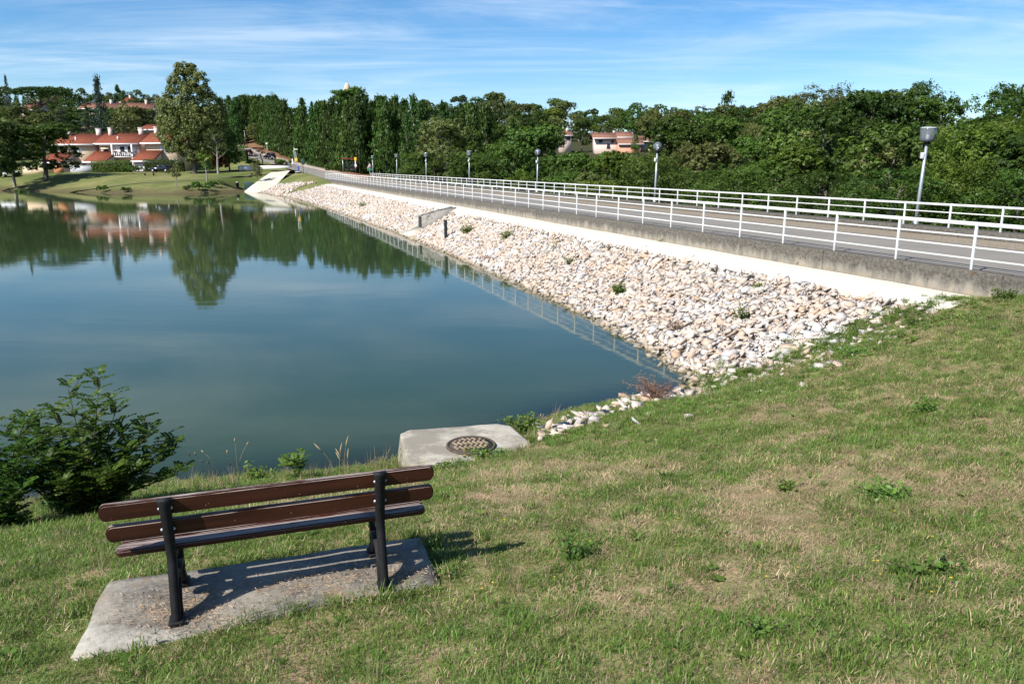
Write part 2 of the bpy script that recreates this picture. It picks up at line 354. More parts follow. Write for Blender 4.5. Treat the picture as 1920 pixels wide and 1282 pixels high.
M_GROUND, M_ASPH = ground_mat(), asphalt_mat()
M_GRAVEL = gravel_mat("pale_gravel", (.64, .59, .51), (.72, .67, .59)); M_BED = gravel_mat("stone_chips", (.36, .30, .24), (.46, .40, .33), 16)
M_DIRT = gravel_mat("verge_dirt", (.24, .20, .15), (.32, .28, .22), 14)
M_KERB, M_ROCK, M_WATER, M_WOOD, M_PAINT = kerb_mat(), rock_mat(), water_mat(), wood_mat(), paint_mat()
def slab_mat():
    b = NB("bench_slab_concrete"); p = b.geo(); n = b.noise(p, 1.9, 7, .68); f = b.noise(p, 22, 6, .7)
    c = b.mix(b.rng(n, .38, .60), (.115, .105, .09), (.27, .245, .205)); c = b.mix(b.rng(f, .45, .75), c, b.mix(.5, c, (.40, .37, .32)))
    c = b.mix(b.rng(b.noise(p, 3.3, 5, .7), .56, .70), c, (.24, .17, .11))
    s = b.n.new("ShaderNodeSeparateXYZ"); b.l.new(p, s.inputs[0])
    edge = b.math('ADD', b.math('MULTIPLY', s.outputs[0], -.6), b.math('ADD', b.math('MULTIPLY', s.outputs[1], -1.4), b.math('MULTIPLY', b.noise(p, 3, 5), .8)))
    c = b.mix(b.rng(edge, -3.92, -3.74), c, b.mix(b.rng(f, .35, .65), (.29, .27, .23), (.41, .385, .335)))
    c = b.mix(b.rng(b.noise(p, 60, 3), .68, .74), c, (.46, .44, .40))
    return b.done(b.pbr(c, .92, 0, b.bump(b.noise(p, 45, 6), .6, .012), .12))
M_SLAB = slab_mat()
M_BLOCK = conc_mat("block_concrete", (.36, .325, .265), (.50, .46, .385), (.25, .225, .18), 2.2)
M_CULV = conc_mat("culvert_concrete", (.30, .28, .25), (.42, .39, .35), (.10, .095, .085), 1.6)
M_RAMP = conc_mat("ramp_concrete", (.60, .55, .45), (.68, .63, .53), (.52, .47, .37), .6, False)
M_IRON = simple("black_cast_iron", (.013, .013, .014), .62, .0, .3, 20, .3, .22)
M_STEEL = simple("galvanised_steel", (.42, .45, .47), .45, .6, .12, 5)
M_COVER = simple("rusty_iron", (.27, .20, .13), .7, .1, .35, 9, .4)
M_COVER_D = simple("dark_rusty_iron", (.075, .056, .042), .8, .1, .35, 9, .3)
M_SMOKE = glass_mat("smoked_lamp_shade", (.60, .64, .68), .18)
M_GLASS = glass_mat("clear_panel", (.75, .8, .8), .06)
M_DGLASS = simple("dark_window_glass", (.03, .035, .04), .08, 0, .2, 2)
M_WHITE = simple("white_render", (.74, .72, .68), .8, 0, .06, 2)
M_BARK = simple("grey_bark", (.10, .085, .065), .95, 0, .4, 3, .5)
M_BARKL = simple("pale_bark", (.26, .235, .20), .9, 0, .3, 3, .4)
M_STEM = simple("green_brown_stem", (.06, .05, .025), .9, 0, .4, 20)
L_OAK = leaf_mat("oak_leaves", (.030, .062, .011), (.095, .165, .030), .30, (.075, .115, .018))
L_LIME = leaf_mat("bright_leaves", (.050, .095, .012), (.165, .250, .036), .36, (.13, .18, .026))
L_OLIVE = leaf_mat("olive_leaves", (.060, .084, .022), (.165, .205, .06), .28, (.135, .135, .045))
L_CON = leaf_mat("cypress_sprays", (.022, .050, .010), (.068, .128, .024), .22, (.04, .075, .016))
L_CEDAR = leaf_mat("cedar_needles", (.030, .055, .036), (.10, .14, .095), .18, (.05, .08, .055))
L_POP = leaf_mat("poplar_leaves", (.075, .100, .024), (.235, .270, .090), .3, (.13, .155, .042))
L_ROB = leaf_mat("robinia_leaflets", (.020, .052, .010), (.085, .165, .022), .38, (.045, .09, .014))
L_GRASS = leaf_mat("grass_blades", (.055, .112, .018), (.185, .295, .060), .34, (.15, .20, .045))
L_STRAW = leaf_mat("straw_blades", (.25, .18, .10), (.52, .41, .25), .2, (.36, .27, .17))
L_WEED = leaf_mat("weed_leaves", (.045, .095, .016), (.14, .225, .042), .32, (.10, .16, .034))
L_DEAD = leaf_mat("dead_twigs", (.09, .05, .03), (.21, .12, .075), .1, (.15, .09, .06))
M_PETAL = simple("yellow_petals", (.75, .50, .03), .7, 0, .1, 30)

# ------------------------------------------------------------------ mesh helpers
def mesh_np(name, V, F, mats, smooth=False, attrs=None, mi=None):
    """F: (n,3)/(n,4) array or list of such arrays"""
    me = bpy.data.meshes.new(name); Fs = F if (isinstance(F, list) and not (isinstance(F[0], tuple))) else [F]; Fs = [np.asarray(f, np.int32) for f in Fs if len(f)]
    V = np.asarray(V, np.float32); me.vertices.add(len(V)); me.vertices.foreach_set("co", V.ravel())
    cnt = np.concatenate([np.full(len(f), f.shape[1], np.int32) for f in Fs]); idx = np.concatenate([f.ravel() for f in Fs])
    me.loops.add(len(idx)); me.loops.foreach_set("vertex_index", idx)
    me.polygons.add(len(cnt)); st = np.zeros(len(cnt), np.int32); st[1:] = np.cumsum(cnt)[:-1]
    me.polygons.foreach_set("loop_start", st)
    if smooth: me.polygons.foreach_set("use_smooth", np.ones(len(cnt), bool))
    for m in (mats if isinstance(mats, (list, tuple)) else [mats]): me.materials.append(m)
    if mi is not None: me.polygons.foreach_set("material_index", np.asarray(mi, np.int32))
    for k, v in (attrs or {}).items():
        a = me.attributes.new(k, 'FLOAT', 'POINT'); a.data.foreach_set("value", np.asarray(v, np.float32))
    me.update(calc_edges=True); return me
class G:
    """collects boxes, tubes and lathes into one mesh"""
    def __init__(s): s.V = []; s.F4 = []; s.F3 = []; s.n = 0
    def add(s, V, F4=(), F3=()):
        V = np.asarray(V, float).reshape(-1, 3); s.V.append(V)
        if len(F4): s.F4.append(np.asarray(F4)+s.n)
        if len(F3): s.F3.append(np.asarray(F3)+s.n)
        s.n += len(V); return s
    def box(s, c, d, rz=0., bev=0., rx=0., ry=0.):
        bm = bmesh.new(); bmesh.ops.create_cube(bm, size=1.0)
        for v in bm.verts: v.co = Vector((v.co.x*d[0], v.co.y*d[1], v.co.z*d[2]))
        if bev: bmesh.ops.bevel(bm, geom=bm.edges[:], offset=bev, segments=2, affect='EDGES', profile=.5)
        R = Matrix.Rotation(rz, 4, 'Z')@Matrix.Rotation(ry, 4, 'Y')@Matrix.Rotation(rx, 4, 'X')
        bm.transform(Matrix.Translation(c)@R); s.bm(bm); return s
    def bm(s, bm):
        bmesh.ops.triangulate(bm, faces=[f for f in bm.faces if len(f.verts) > 4]); bm.verts.index_update()
        s.add([v.co[:] for v in bm.verts], [[v.index for v in f.verts] for f in bm.faces if len(f.verts) == 4], [[v.index for v in f.verts] for f in bm.faces if len(f.verts) == 3]); bm.free(); return s
    def tube(s, pts, rad, seg=8, cap=True):
        pts = np.asarray(pts, float); n = len(pts); rad = np.full(n, rad) if np.isscalar(rad) else np.asarray(rad, float)
        T = np.gradient(pts, axis=0); T /= np.linalg.norm(T, axis=1)[:, None]+1e-12
        V = []; ref = np.array([0, 0, 1.]) if abs(T[0, 2]) < .9 else np.array([1., 0, 0])
        for i in range(n):
            u = np.cross(ref, T[i]); u /= np.linalg.norm(u)+1e-12; w = np.cross(T[i], u)
            ang = np.arange(seg)*2*math.pi/seg
            V.append(pts[i]+rad[i]*(np.cos(ang)[:, None]*u+np.sin(ang)[:, None]*w))
        V = np.concatenate(V); F = []
        for i in range(n-1):
            for k in range(seg): F.append((i*seg+k, i*seg+(k+1) % seg, (i+1)*seg+(k+1) % seg, (i+1)*seg+k))
        F3 = []
        if cap:
            V = np.vstack([V, pts[0], pts[-1]]); a, b_ = n*seg, n*seg+1
            for k in range(seg): F3 += [(a, (k+1) % seg, k), (b_, (n-1)*seg+k, (n-1)*seg+(k+1) % seg)]
        return s.add(V, F, F3)
    def lathe(s, prof, c=(0, 0, 0), seg=24):
        prof = np.asarray(prof, float); n = len(prof); ang = np.arange(seg)*2*math.pi/seg
        V = np.concatenate([np.c_[r*np.cos(ang), r*np.sin(ang), np.full(seg, z)] for r, z in prof])+np.asarray(c)
        F = [(i*seg+k, i*seg+(k+1) % seg, (i+1)*seg+(k+1) % seg, (i+1)*seg+k) for i in range(n-1) for k in range(seg)]
        return s.add(V, F)
    def prism(s, poly, z0, z1):
        """polygon in xy extruded from z0 to z1"""
        n = len(poly); V = [(x, y, z0) for x, y in poly]+[(x, y, z1) for x, y in poly]
        bm = bmesh.new(); vs_ = [bm.verts.new(v) for v in V]
        bm.faces.new(vs_[:n][::-1]); bm.faces.new(vs_[n:])
        for i in range(n): bm.faces.new((vs_[i], vs_[(i+1) % n], vs_[n+(i+1) % n], vs_[n+i]))
        bmesh.ops.recalc_face_normals(bm, faces=bm.faces[:]); return s.bm(bm)
    def hexa(s, lo, hi):
        """two quads (4 corners each, same order) joined into a solid"""
        bm = bmesh.new(); v = [bm.verts.new(p) for p in list(lo)+list(hi)]
        bm.faces.new(v[:4][::-1]); bm.faces.new(v[4:])
        for i in range(4): bm.faces.new((v[i], v[(i+1) % 4], v[4+(i+1) % 4], v[4+i]))
        bmesh.ops.recalc_face_normals(bm, faces=bm.faces[:]); return s.bm(bm)
    def mesh(s, name, mat, smooth=False, attrs=None):
        return mesh_np(name, np.concatenate(s.V), [np.concatenate(s.F4) if s.F4 else [], np.concatenate(s.F3) if s.F3 else []], mat, smooth, attrs)
def link(name, me, parent=None, loc=None, rz=0.):
    o = bpy.data.objects.new(name, me); COL.objects.link(o)
    if parent is not None: o.parent = parent
    if loc is not None: o.location = loc
    if rz: o.rotation_euler = (0, 0, rz)
    return o
def tag(o, label=None, cat=None, group=None, kind=None):
    if label: o["label"] = label
    if cat: o["category"] = cat
    if group: o["group"] = group
    if kind: o["kind"] = kind
    return o
def thing(name, label, cat, loc=(0, 0, 0), rz=0., group=None):
    o = bpy.data.objects.new(name, None); COL.objects.link(o); o.location = loc; o.rotation_euler = (0, 0, rz); o.empty_display_size = .2
    return tag(o, label, cat, group)
def kids(o): return [c for c in o.children]
def copy_tree(o, parent=None):
    c = o.copy(); COL.objects.link(c)
    if parent is not None: c.parent = parent
    for ch in kids(o): copy_tree(ch, c)
    return c
def ribbon(L, offs, dz=0., zabs=None):
    """strip mesh along a centre line L; offs = list of lateral offsets (right positive) with heights"""
    L = np.asarray(L); T = np.gradient(L[:, :2], axis=0); T /= np.linalg.norm(T, axis=1)[:, None]; N = np.c_[T[:, 1], -T[:, 0]]
    k = len(offs); V = np.concatenate([np.c_[L[i, :2]+N[i]*o, L[i, 2]+h+dz][None] if False else np.array([[*(L[i, :2]+N[i]*o), L[i, 2]+h+dz] for o, h in offs]) for i in range(len(L))])
    F = [(i*k+j, i*k+j+1, (i+1)*k+j+1, (i+1)*k+j) for i in range(len(L)-1) for j in range(k-1)]
    return V, F

# ================================================================== SETTING
# ---- ground: one warped sheet out to the horizon
def warp(c, A, R, n):
    u = np.linspace(-1, 1, n); B = math.asinh(R/A); return c+A*np.sinh(B*u)
gx = warp(1.0, 7., 1300., 430); gy = warp(9., 8., 1500., 430)
GX, GY = np.meshgrid(gx, gy); GZ = H(GX, GY)
def grid_faces(nx, ny):
    i = np.arange(nx-1); j = np.arange(ny-1); I, J = np.meshgrid(i, j); a = (J*nx+I).ravel()
    return np.c_[a, a+1, a+nx+1, a+nx]
def region_attrs(X, Y, Z):
    a, c = ac(X, Y); d = np.hypot(X, Y); s = Y-shore(X)
    farl = sst(60, 90, d)
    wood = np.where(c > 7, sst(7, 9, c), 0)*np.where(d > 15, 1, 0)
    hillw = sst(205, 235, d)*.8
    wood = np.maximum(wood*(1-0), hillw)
    zr, w = near_line(X, Y, _far_road, 7, 9.5)
    T = _far_road[-1]-_far_road[0]; side = (X-_far_road[0, 0])*T[1]-(Y-_far_road[0, 1])*T[0]
    earth = np.where((side > 0) & (Y > 128), w, 0)
    wood = wood*(1-earth)
    mud = np.where(d > 60, 1-sst(.15, .9, Z), (1-sst(.0, .14, Z)))
    return dict(woodland=wood.ravel(), earth=earth.ravel(), far_lawn=farl.ravel(), mud=mud.ravel())
me = mesh_np("ground", np.c_[GX.ravel(), GY.ravel(), GZ.ravel()], grid_faces(len(gx), len(gy)), M_GROUND, True, region_attrs(GX, GY, GZ))
tag(link("ground", me), kind="structure")

# ---- lake
AA, CC = ac(GX, GY)
keep = (GZ < .45) & (CC < -1.5) & (GX > -700) & (GY < 200) & (GY > 2)
Fg = grid_faces(len(gx), len(gy)); kf = keep.ravel()[Fg].any(axis=1); Fg = Fg[kf]
used = np.unique(Fg); remap = np.full(GX.size, -1); remap[used] = np.arange(len(used))
depth_ref = np.where((AA > -2) & (AA < 128), np.maximum(GZ, np.where(CC < 0, face(AA, CC)-.1, -9)), GZ)
shal = np.exp(np.minimum(depth_ref, 0)/.22)*.85
me = mesh_np("water", np.c_[GX.ravel()[used], GY.ravel()[used], np.zeros(len(used))], remap[Fg], M_WATER, True, {"shallow": shal.ravel()[used]})
tag(link("water", me), kind="structure")

# ---- stone face bed and gravel strip along the kerb
av = np.concatenate([np.linspace(-3.0, 30, 67), np.linspace(31, 127, 97)])
tv = np.linspace(0, 1, 14)
V = []
for a in av:
    cw = float(wline(a))
    for t in tv:
        c = (cw-2.2)*(1-t)+(-.95)*t; x, y = damxy(a, c); V.append((x, y, float(face(a, c))+(.16*(vnoise(x*2.1, y*2.1)-.5))-.10))
tag(link("embankment", mesh_np("embankment", V, grid_faces(len(tv), len(av)), M_BED, True)), kind="structure")
V = []
cv_ = [-1.66, -1.50, -1.28, -.7, -.25]
av2 = np.linspace(-2.6, 112, 232)
for a in av2:
    wob = .34*(vnoise(a*.9, 3.3)-.5)+.20*(vnoise(a*3.1, 7.7)-.5)
    for k, c in enumerate(cv_):
        cc = c+(wob if k < 3 else 0); x, y = damxy(a, cc); V.append((x, y, 1.735+(-.42, -.14, -.03, 0, 0)[k]+.02*(vnoise(x*5, y*5)-.5)))
tag(link("gravel_path", mesh_np("gravel_path", V, grid_faces(len(cv_), len(av2)), M_GRAVEL, True)), kind="structure")

# ---- road, verge strip, far path, side street, pale concrete ramp
V, F = ribbon(ROADC, [(-2.95, -.02), (-1.5, .02), (0, .04), (1.1, .02), (1.9, -.01)])
tag(link("road", mesh_np("road", V, F, M_ASPH, True)), kind="structure")
Ld = ROADC[ROADC[:, 1] < 126]
V, F = ribbon(Ld, [(1.9, -.005), (2.2, .03), (2.9, .07)])
tag(link("road_verge", mesh_np("road_verge", V, F, M_DIRT, True)), kind="structure")
V, F = ribbon(_far_road, [(-3.3, -.1), (-2.95, -.005)])
V2, F2 = ribbon(_far_road, [(1.9, .0), (2.1, .1), (3.6, .12), (3.9, -.1)])
tag(link("roadside_path", mesh_np("roadside_path", V2, F2, gravel_mat("path_gravel", (.38, .31, .25), (.48, .40, .33), 8), True)), kind="structure")
V, F = ribbon(STREET, [(-2.8, -.0), (0, .05), (2.8, 0)])
tag(link("side_street", mesh_np("side_street", V, F, M_ASPH, True)), kind="structure")
RAMPL = RAMP
_A, _B, _C, _D = onz(455, 362, -.15), onz(507, 362, -.15), at(538, 328, 148), at(499, 331, 148); _C2, _D2 = _C+(_C-_B)*.22+[0, 0, .1], _D+(_D-_A)*.22+[0, 0, .1]
V = []; nn = 16
for i in range(nn+1):
    t = i/nn
    for u in (0, .5, 1): V.append((_A*(1-u)+_B*u)*(1-t)+(_D2*(1-u)+_C2*u)*t+np.array([0, 0, .12*math.sin(math.pi*t)+.05]))
tag(link("boat_ramp", mesh_np("boat_ramp", V, grid_faces(3, nn+1), M_RAMP)), kind="structure")
fp = spline([(-75, 131.5, 0), (-66, 133, 0), (-58, 137, 0), (-50, 147, 0), (-46, 153, 0)], 1.5)
fp[:, 2] = H(fp[:, 0], fp[:, 1])+.06
V, F = ribbon(fp, [(-.5, -.03), (0, .0), (.5, -.03)])
tag(link("lawn_path", mesh_np("lawn_path", V, F, M_DIRT, True)), kind="structure")

# ================================================================== DAM: kerb walls, railings, lamps
DAMROT = math.atan2(DD[1], DD[0])        # local x runs along the dam
def dambox(g, a0, a1, c0, c1, z0, z1, bev=.015):
    p = dam((a0+a1)/2, (c0+c1)/2, (z0+z1)/2); g.box(p, (a1-a0, c1-c0, z1-z0), DAMROT, bev)
def kerb_wall(name, label, a0, a1, c0, c1, z0, z1, step, off):
    t = thing(name, label, "kerb wall", dam((a0+a1)/2, (c0+c1)/2, z0))
    cuts = [a0]+[x for x in np.arange(a0-20+off, a1, step) if x > a0+.5]+[a1]
    ox = np.array(t.location)
    for k in range(len(cuts)-1):
        g = G(); dz = random.Random(k).uniform(-.012, .012)
        dambox(g, cuts[k]+.012, cuts[k+1]-.012, c0+dz*.6, c1, z0, z1+dz*.5, .02)
        o = link("kerb_segment", g.mesh("kerb_segment", M_KERB), t); o.data.transform(Matrix.Translation(-Vector(ox)))
    return t
kerb_wall("kerb_wall", "long stained grey concrete kerb wall between the white gravel strip and the road", -9, 117.5, -.22, .14, 1.45, 2.235, 5.1, 2.6)
kerb_wall("kerb_wall", "raised dark concrete kerb under the lower railing on the far side of the road", -9, 113, 6.02, 6.85, 1.6, 2.49, 6.0, 1.0)

def railing(name, label, a0, n, step, c, zb, h, bars, phase, mid):
    t = thing(name, label, "railing", dam(a0, c, zb), DAMROT)
    g = G(); g.box((0, 0, h/2-.01), (.052, .05, h-.02), 0, .006); g.box((0, 0, h-.005), (.062, .066, .03), 0, .006)
    post = g.mesh("post", M_PAINT)
    for k in range(n): link("post", post, t, (k*step, 0, 0))
    L = (n-1)*step
    for z, d in bars:
        k = 0
        while k < n-1:
            m = min(4, n-1-k); g = G(); g.box(((k+m/2)*step, 0, z), (m*step-.006, d[0], d[1]), 0, min(d)*.28)
            link("rail", g.mesh("rail", M_PAINT), t); k += m
    return t
railing("railing", "near white metal railing of four bars along the lake side of the road", -4.04, 61, 2.0203, 0.0, 2.235, 1.0, [(.965, (.055, .075)), (.715, (.036, .036)), (.475, (.036, .036)), (.235, (.036, .036))], 0, 0)
railing("railing", "lower white metal railing of three bars on the raised far kerb", -2.6, 66, 1.767, 6.42, 2.49, .745, [(.715, (.055, .07)), (.475, (.034, .034)), (.235, (.034, .034))], 0, 0)

def make_lamp(kind):
    t = thing("street_lamp", "lamp", "street lamp")
    g = G(); g.tube([(0, 0, -.4), (0, 0, 1.1), (0, 0, 2.64)], [.062, .056, .046], 12); g.lathe([(.09, -.2), (.09, .12), (.062, .14)], seg=12)
    link("pole", g.mesh("pole", M_STEEL, True), t)
    g = G(); g.lathe([(.05, 2.60), (.085, 2.62), (.10, 2.68), (.10, 2.71), (0, 2.71)], seg=16); link("collar", g.mesh("collar", M_IRON, True), t)
    g = G()
    if kind == 'drum': g.lathe([(.10, 2.70), (.20, 2.705), (.232, 2.74), (.245, 2.80), (.245, 3.06), (.236, 3.11), (.20, 3.14), (0, 3.15)], seg=28)
    else:
        r = .238; g.lathe([(r*math.sin(x), 2.70+r-r*math.cos(x)) for x in np.linspace(.35, math.pi-.001, 18)], seg=28)
    link("lamp_shade", g.mesh("lamp_shade", M_SMOKE, True), t)
    if kind == 'drum':
        g = G(); g.lathe([(.25, 3.118), (.252, 3.135), (.20, 3.162), (0, 3.175)], seg=28); link("cap", g.mesh("cap", simple("smoked_cap", (.34, .36, .38), .3, 0, .1), True), t)
    g = G(); g.lathe([(0, 2.70), (.045, 2.71), (.055, 2.8), (.05, 3.02), (.02, 3.06), (0, 3.06)], seg=12); link("lamp_tube", g.mesh("lamp_tube", simple("lamp_white", (.8, .8, .8), .3, 0, .03), True), t)
    g = G(); g.box((-.09, -.0, 2.25), (.09, .13, .2), 0, .015); g.box((-.05, 0, 2.25), (.05, .05, .06)); link("fuse_box", g.mesh("fuse_box", simple("fuse_box_plastic", (.6, .6, .58), .5, 0, .08)), t)
    return t
lamp_drum, lamp_globe = make_lamp('drum'), make_lamp('globe')
_ld = ["tall grey street lamp with smoked drum shade nearest of the row behind the railing",
       "grey street lamp with round smoked globe standing before the lime green sheet and pink house",
       "grey street lamp with round smoked globe, next lamp beyond the one before the pink house",
       "street lamp with drum shade next beyond the farther of the two globe lamps",
       "street lamp with drum shade in front of the pale olive tree",
       "street lamp with drum shade second from the red bus shelter along the railing",
       "street lamp with drum shade beside the triangular road sign at the far railing end"]
_used = set()
for k, (a, zb, gl) in enumerate([(8.0, 2.47, 0), (25.3, 2.45, 1), (42.6, 2.43, 1), (60.2, 2.6, 0), (77.5, 2.66, 0), (94.3, 2.72, 0), (113, 2.72, 0)]):
    src = lamp_globe if gl else lamp_drum
    o = src if gl not in _used else copy_tree(src); _used.add(gl)
    o.location = dam(a, 6.95, zb); o.rotation_euler = (math.radians(.5), math.radians(.6 if k else 1.2), .3*k)
    tag(o, _ld[k], "street lamp", "street lamps along the dam road")

# ================================================================== BENCH AND CONCRETE
BX, BY, BZ, BR = -1.385, 4.23, 1.815, math.radians(18.5)
_cr, _sr = math.cos(BR), math.sin(BR)
slab = G()
g = slab; bm = bmesh.new()
_poly = [(-2.40, 3.69), (-.46, 4.48), (-.655, 5.09), (-2.585, 4.47)]
g.prism(_poly, 1.55, 1.812)
o = link("concrete_slab", None); 
me = g.mesh("concrete_slab", M_SLAB); bm.from_mesh(me); bmesh.ops.bevel(bm, geom=bm.edges[:], offset=.012, segments=2, affect='EDGES')
bmesh.ops.subdivide_edges(bm, edges=[e for e in bm.edges if e.calc_length() > .4], cuts=14, use_grid_fill=True)
for v in bm.verts:
    if v.co.z > 1.8: v.co.z += .012*(vnoise(v.co.x*7, v.co.y*7)-.5)
    v.co.x += .03*(vnoise(v.co.x*4+5, v.co.y*4)-.5); v.co.y += .03*(vnoise(v.co.x*4+50, v.co.y*4)-.5)
bm.to_mesh(me); bm.free()
bpy.data.objects.remove(o); o = link("concrete_slab", me)
tag(o, "worn grey concrete slab set in the grass under the wooden bench", "concrete slab")

bench = thing("park_bench", "dark brown slatted park bench with black cast iron supports facing the lake", "bench", (BX, BY, BZ), BR)
def slat(name, cx, cy, cz, L, w, th, tilt):
    """rounded plank: long side x, width w in its own plane, tilted about x"""
    bm = bmesh.new(); n = 8; pr = []
    for sx in (1, -1):
        for k in range(n+1):
            t = math.pi/2-math.pi*k/n if sx > 0 else -math.pi/2-math.pi*k/n
            r = w/2; pr.append((sx*(L/2-r*.62)+math.cos(t)*r*.62, math.sin(t)*r))
    a = [bm.verts.new((x, -th/2, z)) for x, z in pr]; b_ = [bm.verts.new((x, th/2, z)) for x, z in pr]
    bm.faces.new(a); bm.faces.new(b_[::-1]); m = len(pr)
    for i in range(m): bm.faces.new((a[i], b_[i], b_[(i+1) % m], a[(i+1) % m]))
    bmesh.ops.recalc_face_normals(bm, faces=bm.faces[:])
    bmesh.ops.bevel(bm, geom=[e for e in bm.edges if abs(e.verts[0].co.y-e.verts[1].co.y) < 1e-5], offset=.008, segments=2, affect='EDGES')
    bmesh.ops.triangulate(bm, faces=[f for f in bm.faces if len(f.verts) > 4])
    bm.transform(Matrix.Translation((cx, cy, cz))@Matrix.Rotation(tilt, 4, 'X')); me = bpy.data.meshes.new(name); bm.to_mesh(me); bm.free(); me.materials.append(M_WOOD)
    return link(name, me, bench)
slat("backrest_slat", 0, .033, .708, 1.90, .105, .036, math.radians(8))
slat("backrest_slat", .01, .060, .566, 1.88, .105, .036, math.radians(9))
for k, y in enumerate((.150, .283, .416)): slat("seat_slat", .01*k, y, .412-.004*k, 1.82, .102, .038, math.radians(90+k*2))
for sx in (-1, 1):
    x = sx*.605
    g = G()
    def bar(pts, w, d):
        pts = np.array(pts); T = np.gradient(pts, axis=0); T /= np.linalg.norm(T, axis=1)[:, None]
        V, F = [], []
        for i in range(len(pts)):
            nrm = np.array([0, -T[i, 1], T[i, 0]]) if False else np.array([-T[i, 1], T[i, 0]])
            ww = w[i] if hasattr(w, '__len__') else w
            dd = d[i] if hasattr(d, '__len__') else d
            for sx_, sy in ((-1, -1), (1, -1), (1, 1), (-1, 1)):
                V.append((x+sx_*dd/2, pts[i, 0]+nrm[0]*sy*ww/2, pts[i, 1]+nrm[1]*sy*ww/2))
        for i in range(len(pts)-1):
            for k in range(4): F.append((i*4+k, i*4+(k+1) % 4, (i+1)*4+(k+1) % 4, (i+1)*4+k))
        m = (len(pts)-1)*4
        g.add(V, F+[(3, 2, 1, 0), (m, m+1, m+2, m+3)])
    sp = lambda P: spline([(a, b_, 0) for a, b_ in P], .03)[:, :2]
    rear = sp([(-.035, .0), (-.02, .08), (.02, .25), (.055, .40), (.03, .56), (-.003, .72), (-.008, .765)])
    bar(rear, np.interp(np.linspace(0, 1, len(rear)), [0, .06, .15, .5, .95, 1], [.06, .055, .05, .055, .045, .03]), np.interp(np.linspace(0, 1, len(rear)), [0, .5, .9, 1], [.046, .05, .060, .080]))
    bar(sp([(.035, .03), (.055, .15), (.085, .30), (.10, .41)]), .016, .024)       # rib of the T section
    link("rear_leg", g.mesh("rear_leg", M_IRON), bench)
    g = G(); bar(sp([(.05, .380), (.20, .370), (.36, .370), (.455, .375)]), .042, .05); link("seat_bracket", g.mesh("seat_bracket", M_IRON), bench)
    g = G()
    bar(sp([(.40, .36), (.385, .28), (.355, .20), (.365, .11), (.43, .03), (.46, .0)]), .062, .055)
    bar(sp([(.04, .02), (.05, .12), (.11, .20), (.20, .235), (.29, .22), (.36, .16)]), .036, .066)
    link("front_leg", g.mesh("front_leg", M_IRON), bench)
    for fy in (-.02, .43):
        g = G(); g.box((x, fy, .012), (.085, .11, .026), 0, .008); link("foot", g.mesh("foot", M_IRON), bench)
    for z, y in ((.708, -.034), (.566, -.002)):
        for dx in (-.042, .042):
            g = G(); g.lathe([(0, -.0), (.011, .0), (.010, .006), (.0, .010)], seg=8)
            me = g.mesh("bolt", M_STEEL, True); me.transform(Matrix.Translation((x+dx*.0+sx*.0+dx*.72, y+.026, z))@Matrix.Rotation(math.pi/2, 4, 'X')@Matrix.Scale(1.0, 4)); link("bolt", me, bench)

# manhole block at the water's edge
blk = G(); top = [(-1.40, 9.72), (-1.10, 9.60), (.10, 10.25), (.28, 10.55), (-.02, 11.28), (-.22, 11.42), (-1.58, 11.12), (-1.68, 10.95)]
blk.prism(top, -.9, .50); me = blk.mesh("concrete_block", M_BLOCK)
bm = bmesh.new(); bm.from_mesh(me); bmesh.ops.dissolve_limit(bm, angle_limit=.02, verts=bm.verts[:], edges=bm.edges[:])
bmesh.ops.bevel(bm, geom=bm.edges[:], offset=.035, segments=2, affect='EDGES', profile=.6); bmesh.ops.triangulate(bm, faces=[f for f in bm.faces if len(f.verts) > 4])
bmesh.ops.subdivide_edges(bm, edges=[e for e in bm.edges if e.calc_length() > .25], cuts=4, use_grid_fill=True)
for v in bm.verts:
    k_ = max(0, .42-v.co.z)*.17; v.co.x = -.7+(v.co.x+.7)*(1+k_); v.co.y = 10.5+(v.co.y-10.5)*(1+k_*.6)
for v in bm.verts: v.co += Vector((vnoise(v.co.x*5, v.co.y*5+v.co.z*3)-.5, vnoise(v.co.x*5+9, v.co.y*5+v.co.z*3)-.5, (vnoise(v.co.x*5+19, v.co.y*5)-.5)*.6))*.03
bm.to_mesh(me); bm.free()
tag(link("concrete_block", me), "pale concrete block with manhole at the water's edge beyond the bench", "concrete block")
mh = thing("manhole_cover", "round rusty iron manhole cover with zigzag ribs on the pale block", "manhole cover", (-.585, 10.40, .512), math.radians(12)); mh.scale = (.92, .92, 1)
g = G(); g.lathe([(0, 0), (.335, 0), (.335, .018), (0, .018)], seg=40); link("lid", g.mesh("lid", M_COVER_D), mh)
g = G(); g.lathe([(.345, -.02), (.345, .018), (.350, .024), (.375, .024), (.384, .018), (.386, -.02)], seg=40); link("ring_frame", g.mesh("ring_frame", M_COVER_D), mh)
for k in range(-4, 5):
    x0 = k*.078; pts = []
    for j in range(-14, 15):
        y = j*.024; xx = x0+.030*(1-2*abs(((j+60) % 8)/4-1)); 
        if xx*xx+y*y < .285**2: pts.append((xx, y))
    if len(pts) > 3:
        g = G(); V = []
        for q in pts: V += [(q[0]-.024, q[1], .017), (q[0]+.024, q[1], .017), (q[0]+.019, q[1], .032), (q[0]-.019, q[1], .032)]
        F = [(i*4+a, i*4+(a+1) % 4, (i+1)*4+(a+1) % 4, (i+1)*4+a) for i in range(len(pts)-1) for a in range(4)]; g.add(V, F)
        link("rib", g.mesh("rib", M_COVER), mh)

